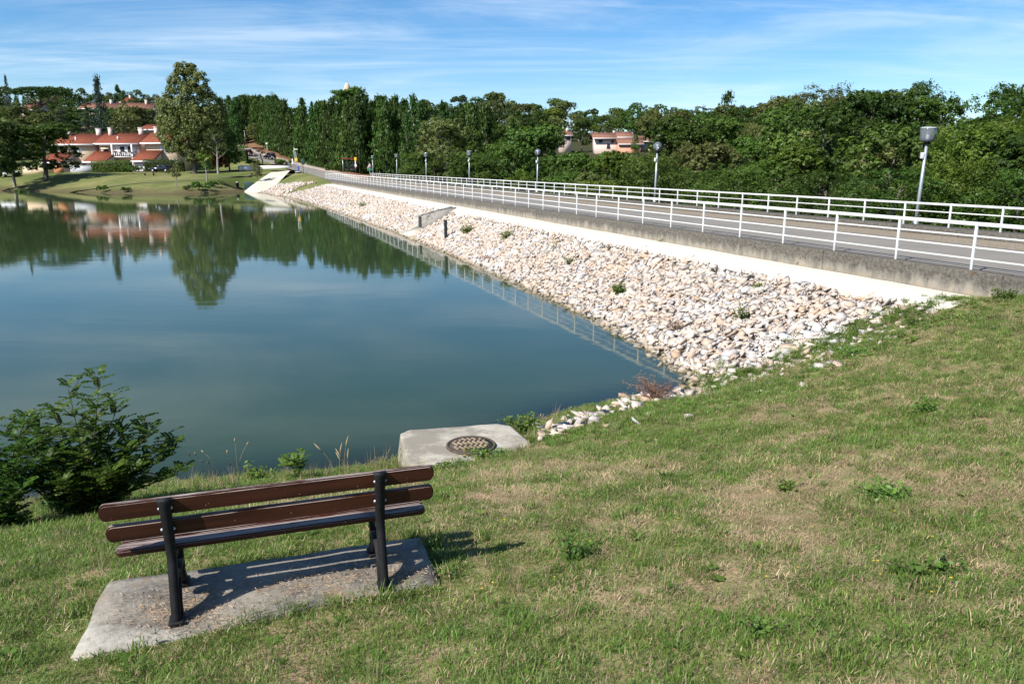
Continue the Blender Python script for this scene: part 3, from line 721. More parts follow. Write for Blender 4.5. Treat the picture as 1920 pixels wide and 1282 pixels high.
# ================================================================== CULVERT AND POST ON THE STONE FACE
pa, pb = hit_face(795, 428), hit_face(866, 391)
ca0, cc0 = ac(pa[0], pa[1]); ca1, cc1 = ac(pb[0], pb[1])
cul = thing("culvert", "grey concrete culvert with a dark mouth running down the stone slope", "culvert", pa)
def culp(a, c, z): p = dam(a, c, z); return tuple(p-np.array(pa))
a0c = ca0; f = lambda c: float(face(a0c, c))
ct, cb = -1.15, min(cc0, -3.4)
for nm, aa in (("side_wall", a0c), ("side_wall", a0c+1.05)):
    g = G(); g.hexa([culp(aa, ct, f(ct)-.3), culp(aa, cb, f(cb)-.35), culp(aa, cb, f(cb)+.80), culp(aa, ct, f(ct)+.20)],
                    [culp(aa+.16, ct, f(ct)-.3), culp(aa+.16, cb, f(cb)-.35), culp(aa+.16, cb, f(cb)+.80), culp(aa+.16, ct, f(ct)+.20)])
    link(nm, g.mesh(nm, M_CULV), cul)
_zt = lambda c: f(cb)+.80+(f(ct)+.20-f(cb)-.80)*(c-cb)/(ct-cb)
g = G(); g.hexa([culp(a0c+.165, ct, _zt(ct)-.16), culp(a0c+1.045, ct, _zt(ct)-.16), culp(a0c+1.045, cb+.25, _zt(cb+.25)-.16), culp(a0c+.165, cb+.25, _zt(cb+.25)-.16)],
                [culp(a0c+.165, ct, _zt(ct)-.03), culp(a0c+1.045, ct, _zt(ct)-.03), culp(a0c+1.045, cb+.25, _zt(cb+.25)-.03), culp(a0c+.165, cb+.25, _zt(cb+.25)-.03)])
link("cover_slab", g.mesh("cover_slab", M_CULV), cul)
g = G(); g.hexa([culp(a0c+.163, cb+.04, f(cb)-.3), culp(a0c+1.047, cb+.04, f(cb)-.3), culp(a0c+1.047, cb+.04, f(cb)+.72), culp(a0c+.163, cb+.04, f(cb)+.72)],
                [culp(a0c+.163, cb+.09, f(cb)-.3), culp(a0c+1.047, cb+.09, f(cb)-.3), culp(a0c+1.047, cb+.09, f(cb)+.72), culp(a0c+.163, cb+.09, f(cb)+.72)])
link("mouth_shade_panel", g.mesh("mouth_shade_panel", simple("culvert_mouth_shade", (.012, .012, .012), .9, 0, .1)), cul)  # near-black panel across the open mouth, shade inside put in as colour
cw_ = float(wline(a0c))
g = G(); g.hexa([culp(a0c-.1, cb, f(cb)-.3), culp(a0c+1.3, cb, f(cb)-.3), culp(a0c+1.9, cw_, -.3), culp(a0c-.3, cw_, -.3)],
                [culp(a0c-.1, cb, f(cb)+.08), culp(a0c+1.3, cb, f(cb)+.08), culp(a0c+1.9, cw_, .12), culp(a0c-.3, cw_, .12)])
link("apron", g.mesh("apron", M_RAMP), cul)
q = hit_face(836, 447)
g = G(); g.box((0, 0, .40), (.15, .15, 1.25), DAMROT, .008)
o = link("marker_post", g.mesh("marker_post", simple("black_post", (.016, .018, .021), .5, 0, .2)), None, q)
tag(o, "square black post standing on the white stones near the culvert", "post")

# ================================================================== STONES
rng = np.random.RandomState(11)
def ico(sub):
    bm = bmesh.new(); bmesh.ops.create_icosphere(bm, subdivisions=sub, radius=1.0); bm.verts.index_update()
    V = np.array([v.co[:] for v in bm.verts]); F = np.array([[v.index for v in f.verts] for f in bm.faces]); bm.free(); return V, F
def hull(r, n, sc):
    bm = bmesh.new()
    for k in range(n):
        d = r.normal(size=3); d /= np.linalg.norm(d); d *= r.uniform(.62, 1.18); bm.verts.new(tuple(d*sc))
    bmesh.ops.convex_hull(bm, input=bm.verts[:]); bmesh.ops.delete(bm, geom=[v for v in bm.verts if not v.link_faces], context='VERTS'); bm.verts.index_update()
    V = np.array([v.co[:] for v in bm.verts]); F = np.array([[v.index for v in f.verts] for f in bm.faces]); bm.free(); return V, F
def rock_shape(sub, r):
    return hull(r, r.randint(8, 13), np.array([r.uniform(1.0, 1.6), r.uniform(.75, 1.1), r.uniform(.35, .65)]))
ROCKP = []
for k in range(24):
    Vr, Fr = rock_shape(2, rng); ROCKP.append((Vr, Fr))
ROCK_ME = []
for k, (Vr, Fr) in enumerate(ROCKP): ROCK_ME.append(mesh_np("stone", Vr, Fr, M_ROCK, False, {"shade": np.full(len(Vr), rng.rand())}))
def rot3(n):
    q = rng.normal(size=(n, 4)); q /= np.linalg.norm(q, axis=1)[:, None]; w, x, y, z = q.T
    return np.stack([np.stack([1-2*(y*y+z*z), 2*(x*y-z*w), 2*(x*z+y*w)], 1), np.stack([2*(x*y+z*w), 1-2*(x*x+z*z), 2*(y*z-x*w)], 1), np.stack([2*(x*z-y*w), 2*(y*z+x*w), 1-2*(x*x+y*y)], 1)], 1), q
# scatter over the face, denser pieces near, larger pieces far
pts = []
def scatter(a0, a1, n, smin, smax, pw=2.2):
    a = rng.uniform(a0, a1, n); t = rng.rand(n); cw = wline(a)
    c = (cw-.9)*(1-t)+(-1.38)*t; s = smin+(smax-smin)*rng.rand(n)**pw
    x, y = damxy(a, c); z = face(a, c)
    ok = (z > bank(x, y)-.28) | (a > 14)
    ok &= ~((a > a0c-.25) & (a < a0c+1.35) & (c > wline(a)) )
    for i in np.nonzero(ok)[0]: pts.append((x[i], y[i], z[i]+rng.uniform(-.06, .04), s[i]))
scatter(-2.5, 16, 21000, .034, .17, 4.2); scatter(-2.5, 34, 130, .16, .26, 1.5); scatter(16, 34, 16000, .038, .17, 3.6); scatter(34, 62, 12500, .055, .18, 2.4); scatter(62, 112, 9500, .08, .21, 2.0)
a_l = np.concatenate([rng.uniform(-2.2, 30, 1000), rng.uniform(30, 112, 1000)])
for a_ in a_l:
    c_ = -1.52+.34*(vnoise(a_*.9, 3.3)-.5)+.20*(vnoise(a_*3.1, 7.7)-.5)+rng.normal()*.10; x_, y_ = damxy(a_, c_)
    if 1.60 > bank(x_, y_)-.12 or a_ > 14: pts.append((x_, y_, 1.54+rng.uniform(-.08, .03), rng.uniform(.04, .12)))
def scatter_far(n):
    a = rng.uniform(110, 128, n); t = rng.rand(n); cw = wline(a); c = (cw-.9)*(1-t)+(-.6)*t
    x, y = damxy(a, c); s = rng.uniform(.16, .34, n); z = np.maximum(face(a, c), H(x, y))
    for i in range(n):
        if z[i] < 1.95-.035*(a[i]-110) and np.hypot(x[i]-RAMP[3, 0], y[i]-RAMP[3, 1]) > 3.4: pts.append((x[i], y[i], z[i], s[i]))
scatter_far(1300)
# a trail of loose stones along the shore to the manhole block, and a few in the grass
for k in range(200):
    t = rng.rand(); x = .45+3.3*t; y = 11.6+3.45*t+rng.normal()*.30-.12; z = h1(x, y)
    if z < -.10: continue
    pts.append((x, y, max(z, -.05)+.02, rng.uniform(.05, .15)))
for px, py in ((1503, 727), (1292, 784), (1195, 799), (1140, 800), (1215, 780), (1047, 815), (1030, 800), (1015, 825), (1000, 800), (1600, 668), (1540, 690), (1570, 690), (1450, 722), (1420, 740)):
    z = .4
    for _ in range(12): q = onz(px, py, z); z = .5*z+.5*h1(q[0], q[1])
    pts.append((q[0], q[1], z+.03, rng.uniform(.08, .13)))
for k in range(90):
    t = rng.rand(); b0 = hit_face(1330+390*t, 735-135*t); x, y = b0[0]+rng.normal()*.25, b0[1]-abs(rng.normal())*.7; pts.append((x, y, h1(x, y)+.01, rng.uniform(.03, .09)))
pts = np.array(pts); n = len(pts)
kind = rng.randint(0, 24, n)
_sl = Matrix.Rotation(math.radians(25), 3, Vector((DD[0], DD[1], 0))) if False else Matrix.Rotation(math.radians(-24), 3, Vector((DD[0], DD[1], 0)))
if (_sl@Vector((0, 0, 1))).dot(Vector((-DN[0], -DN[1], 0))) < 0: _sl = _sl.transposed()
EUL = np.c_[rng.normal(size=n)*.33, rng.normal(size=n)*.33, rng.uniform(0, 6.28, n)]
def euler_np(e):
    cx, sx, cy, sy, cz, sz = np.cos(e[:, 0]), np.sin(e[:, 0]), np.cos(e[:, 1]), np.sin(e[:, 1]), np.cos(e[:, 2]), np.sin(e[:, 2]); z = np.zeros(len(e)); o = z+1
    A = lambda *r_: np.stack([np.stack(q, 1) for q in r_], 1)
    return A((cz, -sz, z), (sz, cz, z), (z, z, o))@A((cy, z, sy), (z, o, z), (-sy, z, cy))@A((o, z, z), (z, cx, -sx), (z, sx, cx))
_ra, _rc = ac(pts[:, 0], pts[:, 1]); onsl = (_rc > wline(_ra)-1.2) & (pts[:, 2] > bank(pts[:, 0], pts[:, 1])-.3)
R3 = euler_np(EUL); R3[onsl] = np.array(_sl)[None]@R3[onsl]
# flatten orientation: mostly lying rocks, random yaw with moderate tilt
X = np.c_[pts[:, 0], pts[:, 1], pts[:, 2]]
pxx, pyy = topix(X); dist = np.linalg.norm(X-[0, 0, EYE], axis=1)
vis = (pxx > -10) & (pxx < 1930) & (pyy > 300) & (pyy < 1290) & (X[:, 2] > 0)
score = np.where(vis, pts[:, 3]/dist, 0); big = np.argsort(-score)[:300]; isbig = np.zeros(n, bool); isbig[big] = True
gentle = Matrix
for i in big:
    o = link("stone", ROCK_ME[kind[i]]); o.location = X[i]; s = pts[i, 3]*1.12
    o.rotation_mode = 'XYZ'; o.rotation_euler = Matrix(R3[i].tolist()).to_euler('XYZ'); o.scale = (s, s, s)
    a_, c_ = ac(X[i, 0], X[i, 1])
    inface = c_ > wline(a_)-.5 and X[i, 2] > bank(X[i, 0], X[i, 1])-.25 and X[i, 1] > 15.2
    tag(o, "pale limestone rock among many loose ones on the slope below the kerb wall" if inface else "loose pale stone lying at the grassy edge of the lake bank", "stone",
        "stones on the dam slope" if inface else "loose stones by the grass edge")
sm = np.nonzero(~isbig)[0]
Vs, Fs, Ss = [], [], []; off = 0
low = []
for k in range(24):
    low.append(hull(rng, 9, np.array([rng.uniform(1.0, 1.5), rng.uniform(.75, 1.1), rng.uniform(.4, .7)])))
for i in sm:
    Vr, Fr = ROCKP[kind[i]] if dist[i] < 30 and pts[i, 3] > .07 else low[kind[i]]
    v = (Vr*pts[i, 3]*1.08)@R3[i].T+X[i]; Vs.append(v); Fs.append(Fr+off); off += len(v); Ss.append(np.full(len(v), rng.rand()))
o = link("loose_stones", mesh_np("loose_stones", np.concatenate(Vs), np.concatenate(Fs), M_ROCK, False, {"shade": np.concatenate(Ss)}))
tag(o, "mass of smaller pale limestone rocks covering the dam slope", "stones", None, "stuff")

# ================================================================== TREES
def leaves_np(C, N, size, r, aspect=1.7, up=0., tint0=None, jit=.7):
    """diamond leaves at C, facing roughly N"""
    n = len(C); N = N+r.normal(size=(n, 3))*jit; N[:, 2] += up; N /= np.linalg.norm(N, axis=1)[:, None]+1e-9
    T = np.cross(N, r.normal(size=(n, 3))); T /= np.linalg.norm(T, axis=1)[:, None]+1e-9; S = np.cross(N, T)
    L = (size*(.65+.7*r.rand(n)))[:, None] if np.isscalar(size) else (size*(.65+.7*r.rand(n)))[:, None]; W = L/aspect
    V = np.stack([C-T*L*.5, C+S*W*.5+N*L*.1, C+T*L*.5, C-S*W*.5+N*L*.1], 1).reshape(-1, 3)
    i = np.arange(n)*4; F = np.c_[i, i+1, i+2, i+3]
    t = (tint0 if tint0 is not None else np.full(n, .5))+r.normal(size=n)*.2
    return V, F, np.repeat(np.clip(t, 0, 1), 4)
class Crown:
    def __init__(s, seed): s.r = np.random.RandomState(seed); s.C = []; s.N = []; s.S = []; s.T = []
    def blob(s, c, rad, nclump, nleaf, size, spread=.26, floor=-.55, tint=.5):
        r = s.r; c = np.array(c, float); rad = np.array(rad, float)*np.ones(3)
        d = r.normal(size=(nclump*2, 3)); d /= np.linalg.norm(d, axis=1)[:, None]; d = d[d[:, 2] > floor][:nclump]
        for u in d:
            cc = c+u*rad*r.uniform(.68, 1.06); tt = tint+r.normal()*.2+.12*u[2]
            m = int(nleaf*r.uniform(.6, 1.4)); p = r.normal(size=(m, 3)); p /= (np.linalg.norm(p, axis=1)[:, None]+1e-9); p *= (r.rand(m, 1)**.5)*spread*rad.mean()*r.uniform(.7, 1.4)
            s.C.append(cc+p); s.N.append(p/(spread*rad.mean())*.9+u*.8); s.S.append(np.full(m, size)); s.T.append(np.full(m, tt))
    def plate(s, c, rx, ry, rot, n, size, thick, tint=.5):
        r = s.r; a = r.rand(n)*2*math.pi; q = np.sqrt(r.rand(n)); x, y = np.cos(a)*q*rx, np.sin(a)*q*ry
        P = np.c_[x*math.cos(rot)-y*math.sin(rot), x*math.sin(rot)+y*math.cos(rot), (1-q**2)*thick+r.normal(size=n)*thick*.5]+np.array(c)
        s.C.append(P); s.N.append(np.tile([0, 0, 1.], (n, 1))); s.S.append(np.full(n, size)); s.T.append(np.full(n, tint)+r.normal(size=n)*.1)
    def mesh(s, name, mat, aspect=1.7, up=.30, jit=.48):
        V, F, t = leaves_np(np.concatenate(s.C), np.concatenate(s.N), np.concatenate(s.S), s.r, aspect, up, np.concatenate(s.T), jit)
        return mesh_np(name, V, F, mat, False, {"tint": t})
def trunk_mesh(seed, h, r0, limbs, mat, lean=.04, fork=.35, spread=.5):
    r = np.random.RandomState(seed); g = G()
    P = np.array([[0, 0, -.6], [0, 0, 0], *[[r.normal()*lean*h*t, r.normal()*lean*h*t, h*t] for t in (.25, .5, .75, 1.)]])
    g.tube(P, [r0*1.35, r0*1.15, r0*.85, r0*.65, r0*.42, r0*.12], 8)
    for k in range(limbs):
        t = fork+(.92-fork)*(k+.5)/limbs; b = np.array([np.interp(t, [0, .25, .5, .75, 1], P[1:, j]) for j in range(3)])
        a = k*2.4+r.rand(); L = h*spread*(1-t*.55)*r.uniform(.7, 1.1); e = np.array([math.cos(a)*L, math.sin(a)*L, L*r.uniform(.45, .95)])
        g.tube([b, b+e*.45+[0, 0, -.03*L], b+e], [r0*.4*(1-t*.5), r0*.24, r0*.06], 6)
    return g.mesh("trunk", mat, True)
PROTO = {}
def proto(key, name, h, crown, trunk): PROTO[key] = dict(name=name, h=h, crown=crown, trunk=trunk)
def broad(key, seed, h, rad, nb, mat, bark, leaf=.30, base=.22, nclump=32, nleaf=25, name="broadleaf_tree", tall=1.0, limbs=7, spread=.26):
    c = Crown(seed); r = c.r; c.blob((0, 0, h*.56), (rad*.62, rad*.62, h*.30), 20, 12, leaf, .3)
    for k in range(nb):
        t = r.uniform(base+.12, .90); env = math.sin(math.pi*min(1, (t-base*.6)/(1.08-base*.6)))**.7
        a = k*2.39+r.rand()*.8; d = rad*.70*env*r.uniform(.6, 1.05); br = rad*r.uniform(.30, .48)*(.55+.45*env)
        c.blob((math.cos(a)*d, math.sin(a)*d, h*t), (br, br, br*r.uniform(.7, .95)*tall), nclump, nleaf, leaf, spread, -.6, .5+r.normal()*.2)
    c.blob((r.normal()*.3, r.normal()*.3, h*.90), (rad*.38, rad*.38, h*.10), nclump, nleaf, leaf, spread)
    proto(key, name, h, c.mesh("crown", mat), trunk_mesh(seed, h*.82, h*.022, limbs, bark, spread=.42))
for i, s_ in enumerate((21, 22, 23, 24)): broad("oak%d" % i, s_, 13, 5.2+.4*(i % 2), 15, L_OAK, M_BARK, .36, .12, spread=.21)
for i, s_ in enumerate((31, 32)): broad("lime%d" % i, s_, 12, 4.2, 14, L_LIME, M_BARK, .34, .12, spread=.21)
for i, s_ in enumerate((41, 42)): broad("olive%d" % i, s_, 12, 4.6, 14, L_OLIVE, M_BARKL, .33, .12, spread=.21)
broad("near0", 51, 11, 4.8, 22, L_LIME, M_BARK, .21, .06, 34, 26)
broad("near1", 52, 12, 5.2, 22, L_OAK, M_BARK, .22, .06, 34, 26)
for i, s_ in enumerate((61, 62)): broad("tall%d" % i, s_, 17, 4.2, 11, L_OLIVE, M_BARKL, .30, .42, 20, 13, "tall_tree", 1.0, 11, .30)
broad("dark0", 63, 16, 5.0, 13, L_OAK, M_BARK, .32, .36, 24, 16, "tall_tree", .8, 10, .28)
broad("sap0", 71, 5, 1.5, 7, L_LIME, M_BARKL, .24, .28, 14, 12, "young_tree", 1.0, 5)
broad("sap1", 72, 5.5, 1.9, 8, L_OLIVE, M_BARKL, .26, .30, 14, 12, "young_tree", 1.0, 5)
def conifer(key, seed, h, R, mat=L_CON, pw=1.2, nl=2600, size=.55, name="conifer_tree", spike=3):
    r = np.random.RandomState(seed); n = nl; C = []; N = []; T = []; ns = 150
    for k in range(ns):
        t = r.rand()**1.15; a = r.rand()*2*math.pi; env = R*(1-t**pw)**.92*(.80+.30*r.rand())+.10
        base = np.array([math.cos(a)*env, math.sin(a)*env, h*(.02+.95*t)]); m = nl//ns; tt = .5+r.normal()*.2
        q = r.rand(m); out = np.array([math.cos(a), math.sin(a), 0])
        p = base-out*(1-q[:, None])*.55*env*.6+np.c_[r.normal(size=m)*.26, r.normal(size=m)*.26, (q-.4)*1.25+r.normal(size=m)*.16]
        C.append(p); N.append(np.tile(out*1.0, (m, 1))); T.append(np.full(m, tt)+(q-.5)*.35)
    for k in range(spike):
        m = 46; x, y = (r.normal(size=2)*R*.14 if k else (0, 0)); q = r.rand(m); top = h*(1.0 if k == 0 else r.uniform(.86, .97))
        C.append(np.c_[x+r.normal(size=m)*.22*(1-q), y+r.normal(size=m)*.22*(1-q), top-1.8*(1-q)]); N.append(r.normal(size=(m, 3))*.6); T.append(np.full(m, .5))
    C = np.concatenate(C); N = np.concatenate(N)
    # sprays point upward: long axis near vertical
    m = len(C); Nn = N+r.normal(size=(m, 3))*.45; Nn /= np.linalg.norm(Nn, axis=1)[:, None]
    U = np.tile([0, 0, 1.], (m, 1))+r.normal(size=(m, 3))*.38; Tn = U-Nn*(U*Nn).sum(1)[:, None]; Tn /= np.linalg.norm(Tn, axis=1)[:, None]; S = np.cross(Nn, Tn)
    L = (size*(.6+.8*r.rand(m)))[:, None]; W = L*.42
    V = np.stack([C-Tn*L*.5, C+S*W*.5, C+Tn*L*.55, C-S*W*.5], 1).reshape(-1, 3); i = np.arange(m)*4
    me = mesh_np("crown", V, np.c_[i, i+1, i+2, i+3], mat, False, {"tint": np.repeat(np.clip(np.concatenate(T), 0, 1), 4)})
    g = G(); g.tube([(0, 0, -.6), (0, 0, h*.5), (0, 0, h*.96)], [h*.016, h*.011, .03], 7); proto(key, name, h, me, g.mesh("trunk", M_BARK, True))
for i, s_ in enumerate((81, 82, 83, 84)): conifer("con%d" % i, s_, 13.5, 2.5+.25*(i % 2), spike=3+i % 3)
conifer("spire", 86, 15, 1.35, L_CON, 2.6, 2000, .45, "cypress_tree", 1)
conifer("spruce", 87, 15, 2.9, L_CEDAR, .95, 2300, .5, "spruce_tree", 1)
def cedar(key, seed, h, R, flat):
    c = Crown(seed); r = c.r; g = G(); g.tube([(0, 0, -.6), (.1, 0, h*.5), (0, 0, h*.97)], [h*.03, h*.02, .05], 8)
    for k in range(30):
        t = .16+.82*(k+.5)/30; env = R*((1-t)**.62 if not flat else (1-.55*abs(t-.62)/.45)*(1 if t < .93 else .7)); a = k*2.4+r.rand()*.6
        L = env*r.uniform(.75, 1.08); e = np.array([math.cos(a)*L, math.sin(a)*L, h*t+L*(.05 if flat else -.02)])
        g.tube([(0, 0, h*t-.2), e*[.55, .55, 1]+[0, 0, .1], e], [.09, .06, .02], 5)
        for f in (.45, .72, .98):
            rr = L*(.30 if f < .9 else .24)+.25; c.plate((e[0]*f, e[1]*f, h*t+(e[2]-h*t)*f+r.normal()*.1), rr*1.1, rr*.75, a, int(34+16*rr), .42, .16, .5+r.normal()*.15)
    c.plate((0, 0, h*.97), .6, .6, 0, 60, .35, .5)
    proto(key, "cedar_tree", h, c.mesh("crown", L_CEDAR, 2.2, .8, .5), g.mesh("trunk", M_BARK, True))
cedar("cedar", 91, 15, 5.2, False); cedar("flatcedar", 92, 12, 6.5, True)
c = Crown(95); r = c.r
for k in range(22):
    a = k*2.4; q = math.sqrt((k+.5)/22)*5.2; c.blob((math.cos(a)*q, math.sin(a)*q, 8.6+(1-(q/5.6)**2)*1.8), (1.35, 1.35, .85), 20, 15, .34, .3, -.35)
g = G(); g.tube([(0, 0, -.6), (.2, 0, 3), (.1, 0, 6.3)], [.32, .26, .2], 8)
for k in range(9):
    a = k*2.4; q = 2.2+1.6*(k % 3)/2; g.tube([(.1, 0, 5.6+.1*k), (math.cos(a)*q*.5, math.sin(a)*q*.5, 7.3), (math.cos(a)*q, math.sin(a)*q, 8.7)], [.14, .09, .03], 6)
proto("umbrella", "umbrella_pine", 11, c.mesh("crown", leaf_mat("pine_needles", (.018, .045, .008), (.060, .115, .022), .2)), g.mesh("trunk", M_BARK, True))
c = Crown(97); r = c.r       # the big poplar on the far lawn: heads of different height round several leaders
for (x, y, z, br, bz) in ((0, 0, 19.4, 2.2, 3.4), (-2.0, .5, 17.6, 2.2, 3.4), (2.6, -.5, 18.0, 2.3, 3.2), (4.3, .6, 14.6, 2.2, 2.8), (-3.6, -.5, 13.8, 2.6, 3.0), (.4, -1.2, 15, 3.2, 3.6), (5.3, 0, 11.0, 2.2, 2.5), (-5.2, .8, 11.2, 2.2, 2.6), (-2.4, -1.6, 10.6, 3.0, 3.2), (2.4, -1.8, 11, 3.0, 3.2),
                          (4.4, .4, 7.8, 2.3, 2.4), (-4.6, .2, 8.0, 2.4, 2.4), (0, -1.5, 7.2, 2.8, 2.8), (-3.2, -1, 5.4, 2.1, 2.0), (2.6, -.8, 5.2, 2.1, 2.0), (0, 2, 12, 4.0, 5.0), (.8, -1, 3.8, 1.7, 1.7), (6.0, .5, 13.0, 1.3, 1.6), (-1.2, 0, 21.2, 1.0, 1.6), (1.2, 0, 21.3, 1.0, 1.5)):
    c.blob((x, y, z), (br*1.08, br*1.08, bz), 58, 30, .48, .24, -.8, .5+r.normal()*.1)
proto("poplar", "poplar_tree", 22.8, c.mesh("crown", L_POP, 1.8, .25), trunk_mesh(97, 19, .5, 12, M_BARK, .015, .15, .33))
c = Crown(98)
for k in range(9): c.blob((c.r.normal()*.5, c.r.normal()*.5, .5+.35*c.r.rand()), (.5, .5, .42), 14, 14, .2, .3, -.5)
g = G(); g.tube([(0, 0, -.3), (0, 0, .8)], [.06, .02], 6); proto("bush", "bush", 1.25, c.mesh("crown", L_OAK), g.mesh("trunk", M_BARK, True))

def tree(key, x, y, h, label, group=None, cat="tree", rot=None, wide=1.0, z=None, name=None):
    P = PROTO[key]; z = h1(x, y) if z is None else z; s = h/P["h"]
    rot = random.Random(int(x*97+y*31)).uniform(0, 6.28) if rot is None else rot
    t = thing(name or P["name"], label, cat, (x, y, z), rot, group); t.scale = (s*wide, s*wide, s)
    link("crown", P["crown"], t); link("trunk", P["trunk"], t); return t
def tree_px(key, px, ptop, Y, label, group=None, hmin=3., hmax=30., **k):
    """a tree standing Y metres out whose top reaches the height seen in the photograph"""
    top = at(px, ptop, Y); z = h1(top[0], top[1]); return tree(key, top[0], top[1], min(max(top[2]-z, hmin), hmax), label, group, z=z, **k)
rr = random.Random(4)

# ---- far bank, left to right
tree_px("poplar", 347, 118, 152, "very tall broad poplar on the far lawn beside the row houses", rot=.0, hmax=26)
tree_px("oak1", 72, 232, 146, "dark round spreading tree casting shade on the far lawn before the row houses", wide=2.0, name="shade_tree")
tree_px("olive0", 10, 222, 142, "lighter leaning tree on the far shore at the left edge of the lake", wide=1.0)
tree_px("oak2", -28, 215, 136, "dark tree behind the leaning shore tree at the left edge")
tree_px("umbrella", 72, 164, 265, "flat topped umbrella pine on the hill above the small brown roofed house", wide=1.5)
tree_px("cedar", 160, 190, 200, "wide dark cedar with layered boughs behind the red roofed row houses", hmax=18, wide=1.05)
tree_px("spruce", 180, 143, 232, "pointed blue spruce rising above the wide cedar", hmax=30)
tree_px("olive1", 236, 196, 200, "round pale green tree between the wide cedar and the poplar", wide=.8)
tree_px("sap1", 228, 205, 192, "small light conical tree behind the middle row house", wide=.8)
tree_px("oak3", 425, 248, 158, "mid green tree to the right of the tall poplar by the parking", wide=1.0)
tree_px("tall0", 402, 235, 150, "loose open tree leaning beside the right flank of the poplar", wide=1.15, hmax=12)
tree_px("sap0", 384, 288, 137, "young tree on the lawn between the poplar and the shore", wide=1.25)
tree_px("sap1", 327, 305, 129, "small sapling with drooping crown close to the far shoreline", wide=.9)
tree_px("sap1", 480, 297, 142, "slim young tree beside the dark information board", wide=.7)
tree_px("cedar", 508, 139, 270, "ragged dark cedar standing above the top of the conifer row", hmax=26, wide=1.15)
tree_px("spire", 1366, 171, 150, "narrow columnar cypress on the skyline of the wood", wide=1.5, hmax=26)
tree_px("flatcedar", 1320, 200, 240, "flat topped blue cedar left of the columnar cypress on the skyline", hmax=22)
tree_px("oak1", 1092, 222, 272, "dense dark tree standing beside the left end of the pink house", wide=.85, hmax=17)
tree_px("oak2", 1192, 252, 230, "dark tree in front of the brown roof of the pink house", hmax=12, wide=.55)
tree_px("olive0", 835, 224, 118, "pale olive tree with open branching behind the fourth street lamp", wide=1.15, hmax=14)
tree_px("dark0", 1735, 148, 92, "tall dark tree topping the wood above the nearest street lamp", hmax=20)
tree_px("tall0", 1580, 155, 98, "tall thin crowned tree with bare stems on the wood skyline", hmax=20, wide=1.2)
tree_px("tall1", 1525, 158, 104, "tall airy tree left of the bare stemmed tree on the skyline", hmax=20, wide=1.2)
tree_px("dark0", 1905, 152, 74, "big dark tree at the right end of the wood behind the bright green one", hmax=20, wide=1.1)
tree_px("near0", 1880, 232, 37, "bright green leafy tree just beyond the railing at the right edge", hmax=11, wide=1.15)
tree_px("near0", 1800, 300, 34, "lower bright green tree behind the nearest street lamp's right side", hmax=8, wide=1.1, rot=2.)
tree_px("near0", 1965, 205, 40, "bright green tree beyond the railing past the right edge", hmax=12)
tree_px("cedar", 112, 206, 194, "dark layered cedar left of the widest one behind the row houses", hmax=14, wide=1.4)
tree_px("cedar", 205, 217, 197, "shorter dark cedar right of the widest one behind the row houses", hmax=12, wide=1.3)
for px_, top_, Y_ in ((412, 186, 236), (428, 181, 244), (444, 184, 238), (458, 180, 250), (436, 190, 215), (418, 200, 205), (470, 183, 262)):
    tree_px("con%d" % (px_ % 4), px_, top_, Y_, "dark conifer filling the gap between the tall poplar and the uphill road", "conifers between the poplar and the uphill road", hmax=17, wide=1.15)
# ---- conifer screen along the road up the hill
cr = random.Random(8)
Lr = spline([p[:3] for p in _far_road], 1.0); Tn = np.gradient(Lr[:, :2], axis=0); Tn /= np.linalg.norm(Tn, axis=1)[:, None]; Nr = np.c_[Tn[:, 1], -Tn[:, 0]]
cum = np.r_[0, np.cumsum(np.linalg.norm(np.diff(Lr[:, :2], axis=0), axis=1))]
_st = _far_road[0]
for row, (off, step) in enumerate(((9.6, 2.7), (13.2, 3.2), (18, 4.2))):
    s = 26 - 6*row
    while s < 180:
        i = min(np.searchsorted(cum, s), len(Lr)-1); p = Lr[i, :2]+Nr[i]*(off+cr.uniform(-.6, .6)); px, _ = topix((p[0], p[1], 5))
        hc = min(cr.uniform(13.2, 15.4)+1.0*s/150, at(px, 178+cr.uniform(0, 13), p[1])[2]-h1(p[0], p[1]))
        tree("con%d" % cr.randrange(4), p[0], p[1], max(hc, 6), "tall dense dark green conifer in the screen beside the uphill road", "conifer screen beside the uphill road", wide=cr.uniform(.95, 1.15))
        s += step*cr.uniform(.8, 1.2)
# continuing behind the bus shelter and down the downstream foot of the dam
for k in range(17):
    a = 150-k*3.0; c_ = 15+k*.5+cr.uniform(-1.5, 1.5)+ (k % 2)*4
    x, y = damxy(a, c_); tree("con%d" % cr.randrange(4), x, y, cr.uniform(11, 13.6), "tall dense dark green conifer standing behind the bus shelter", "conifers behind the bus shelter", wide=1.05)
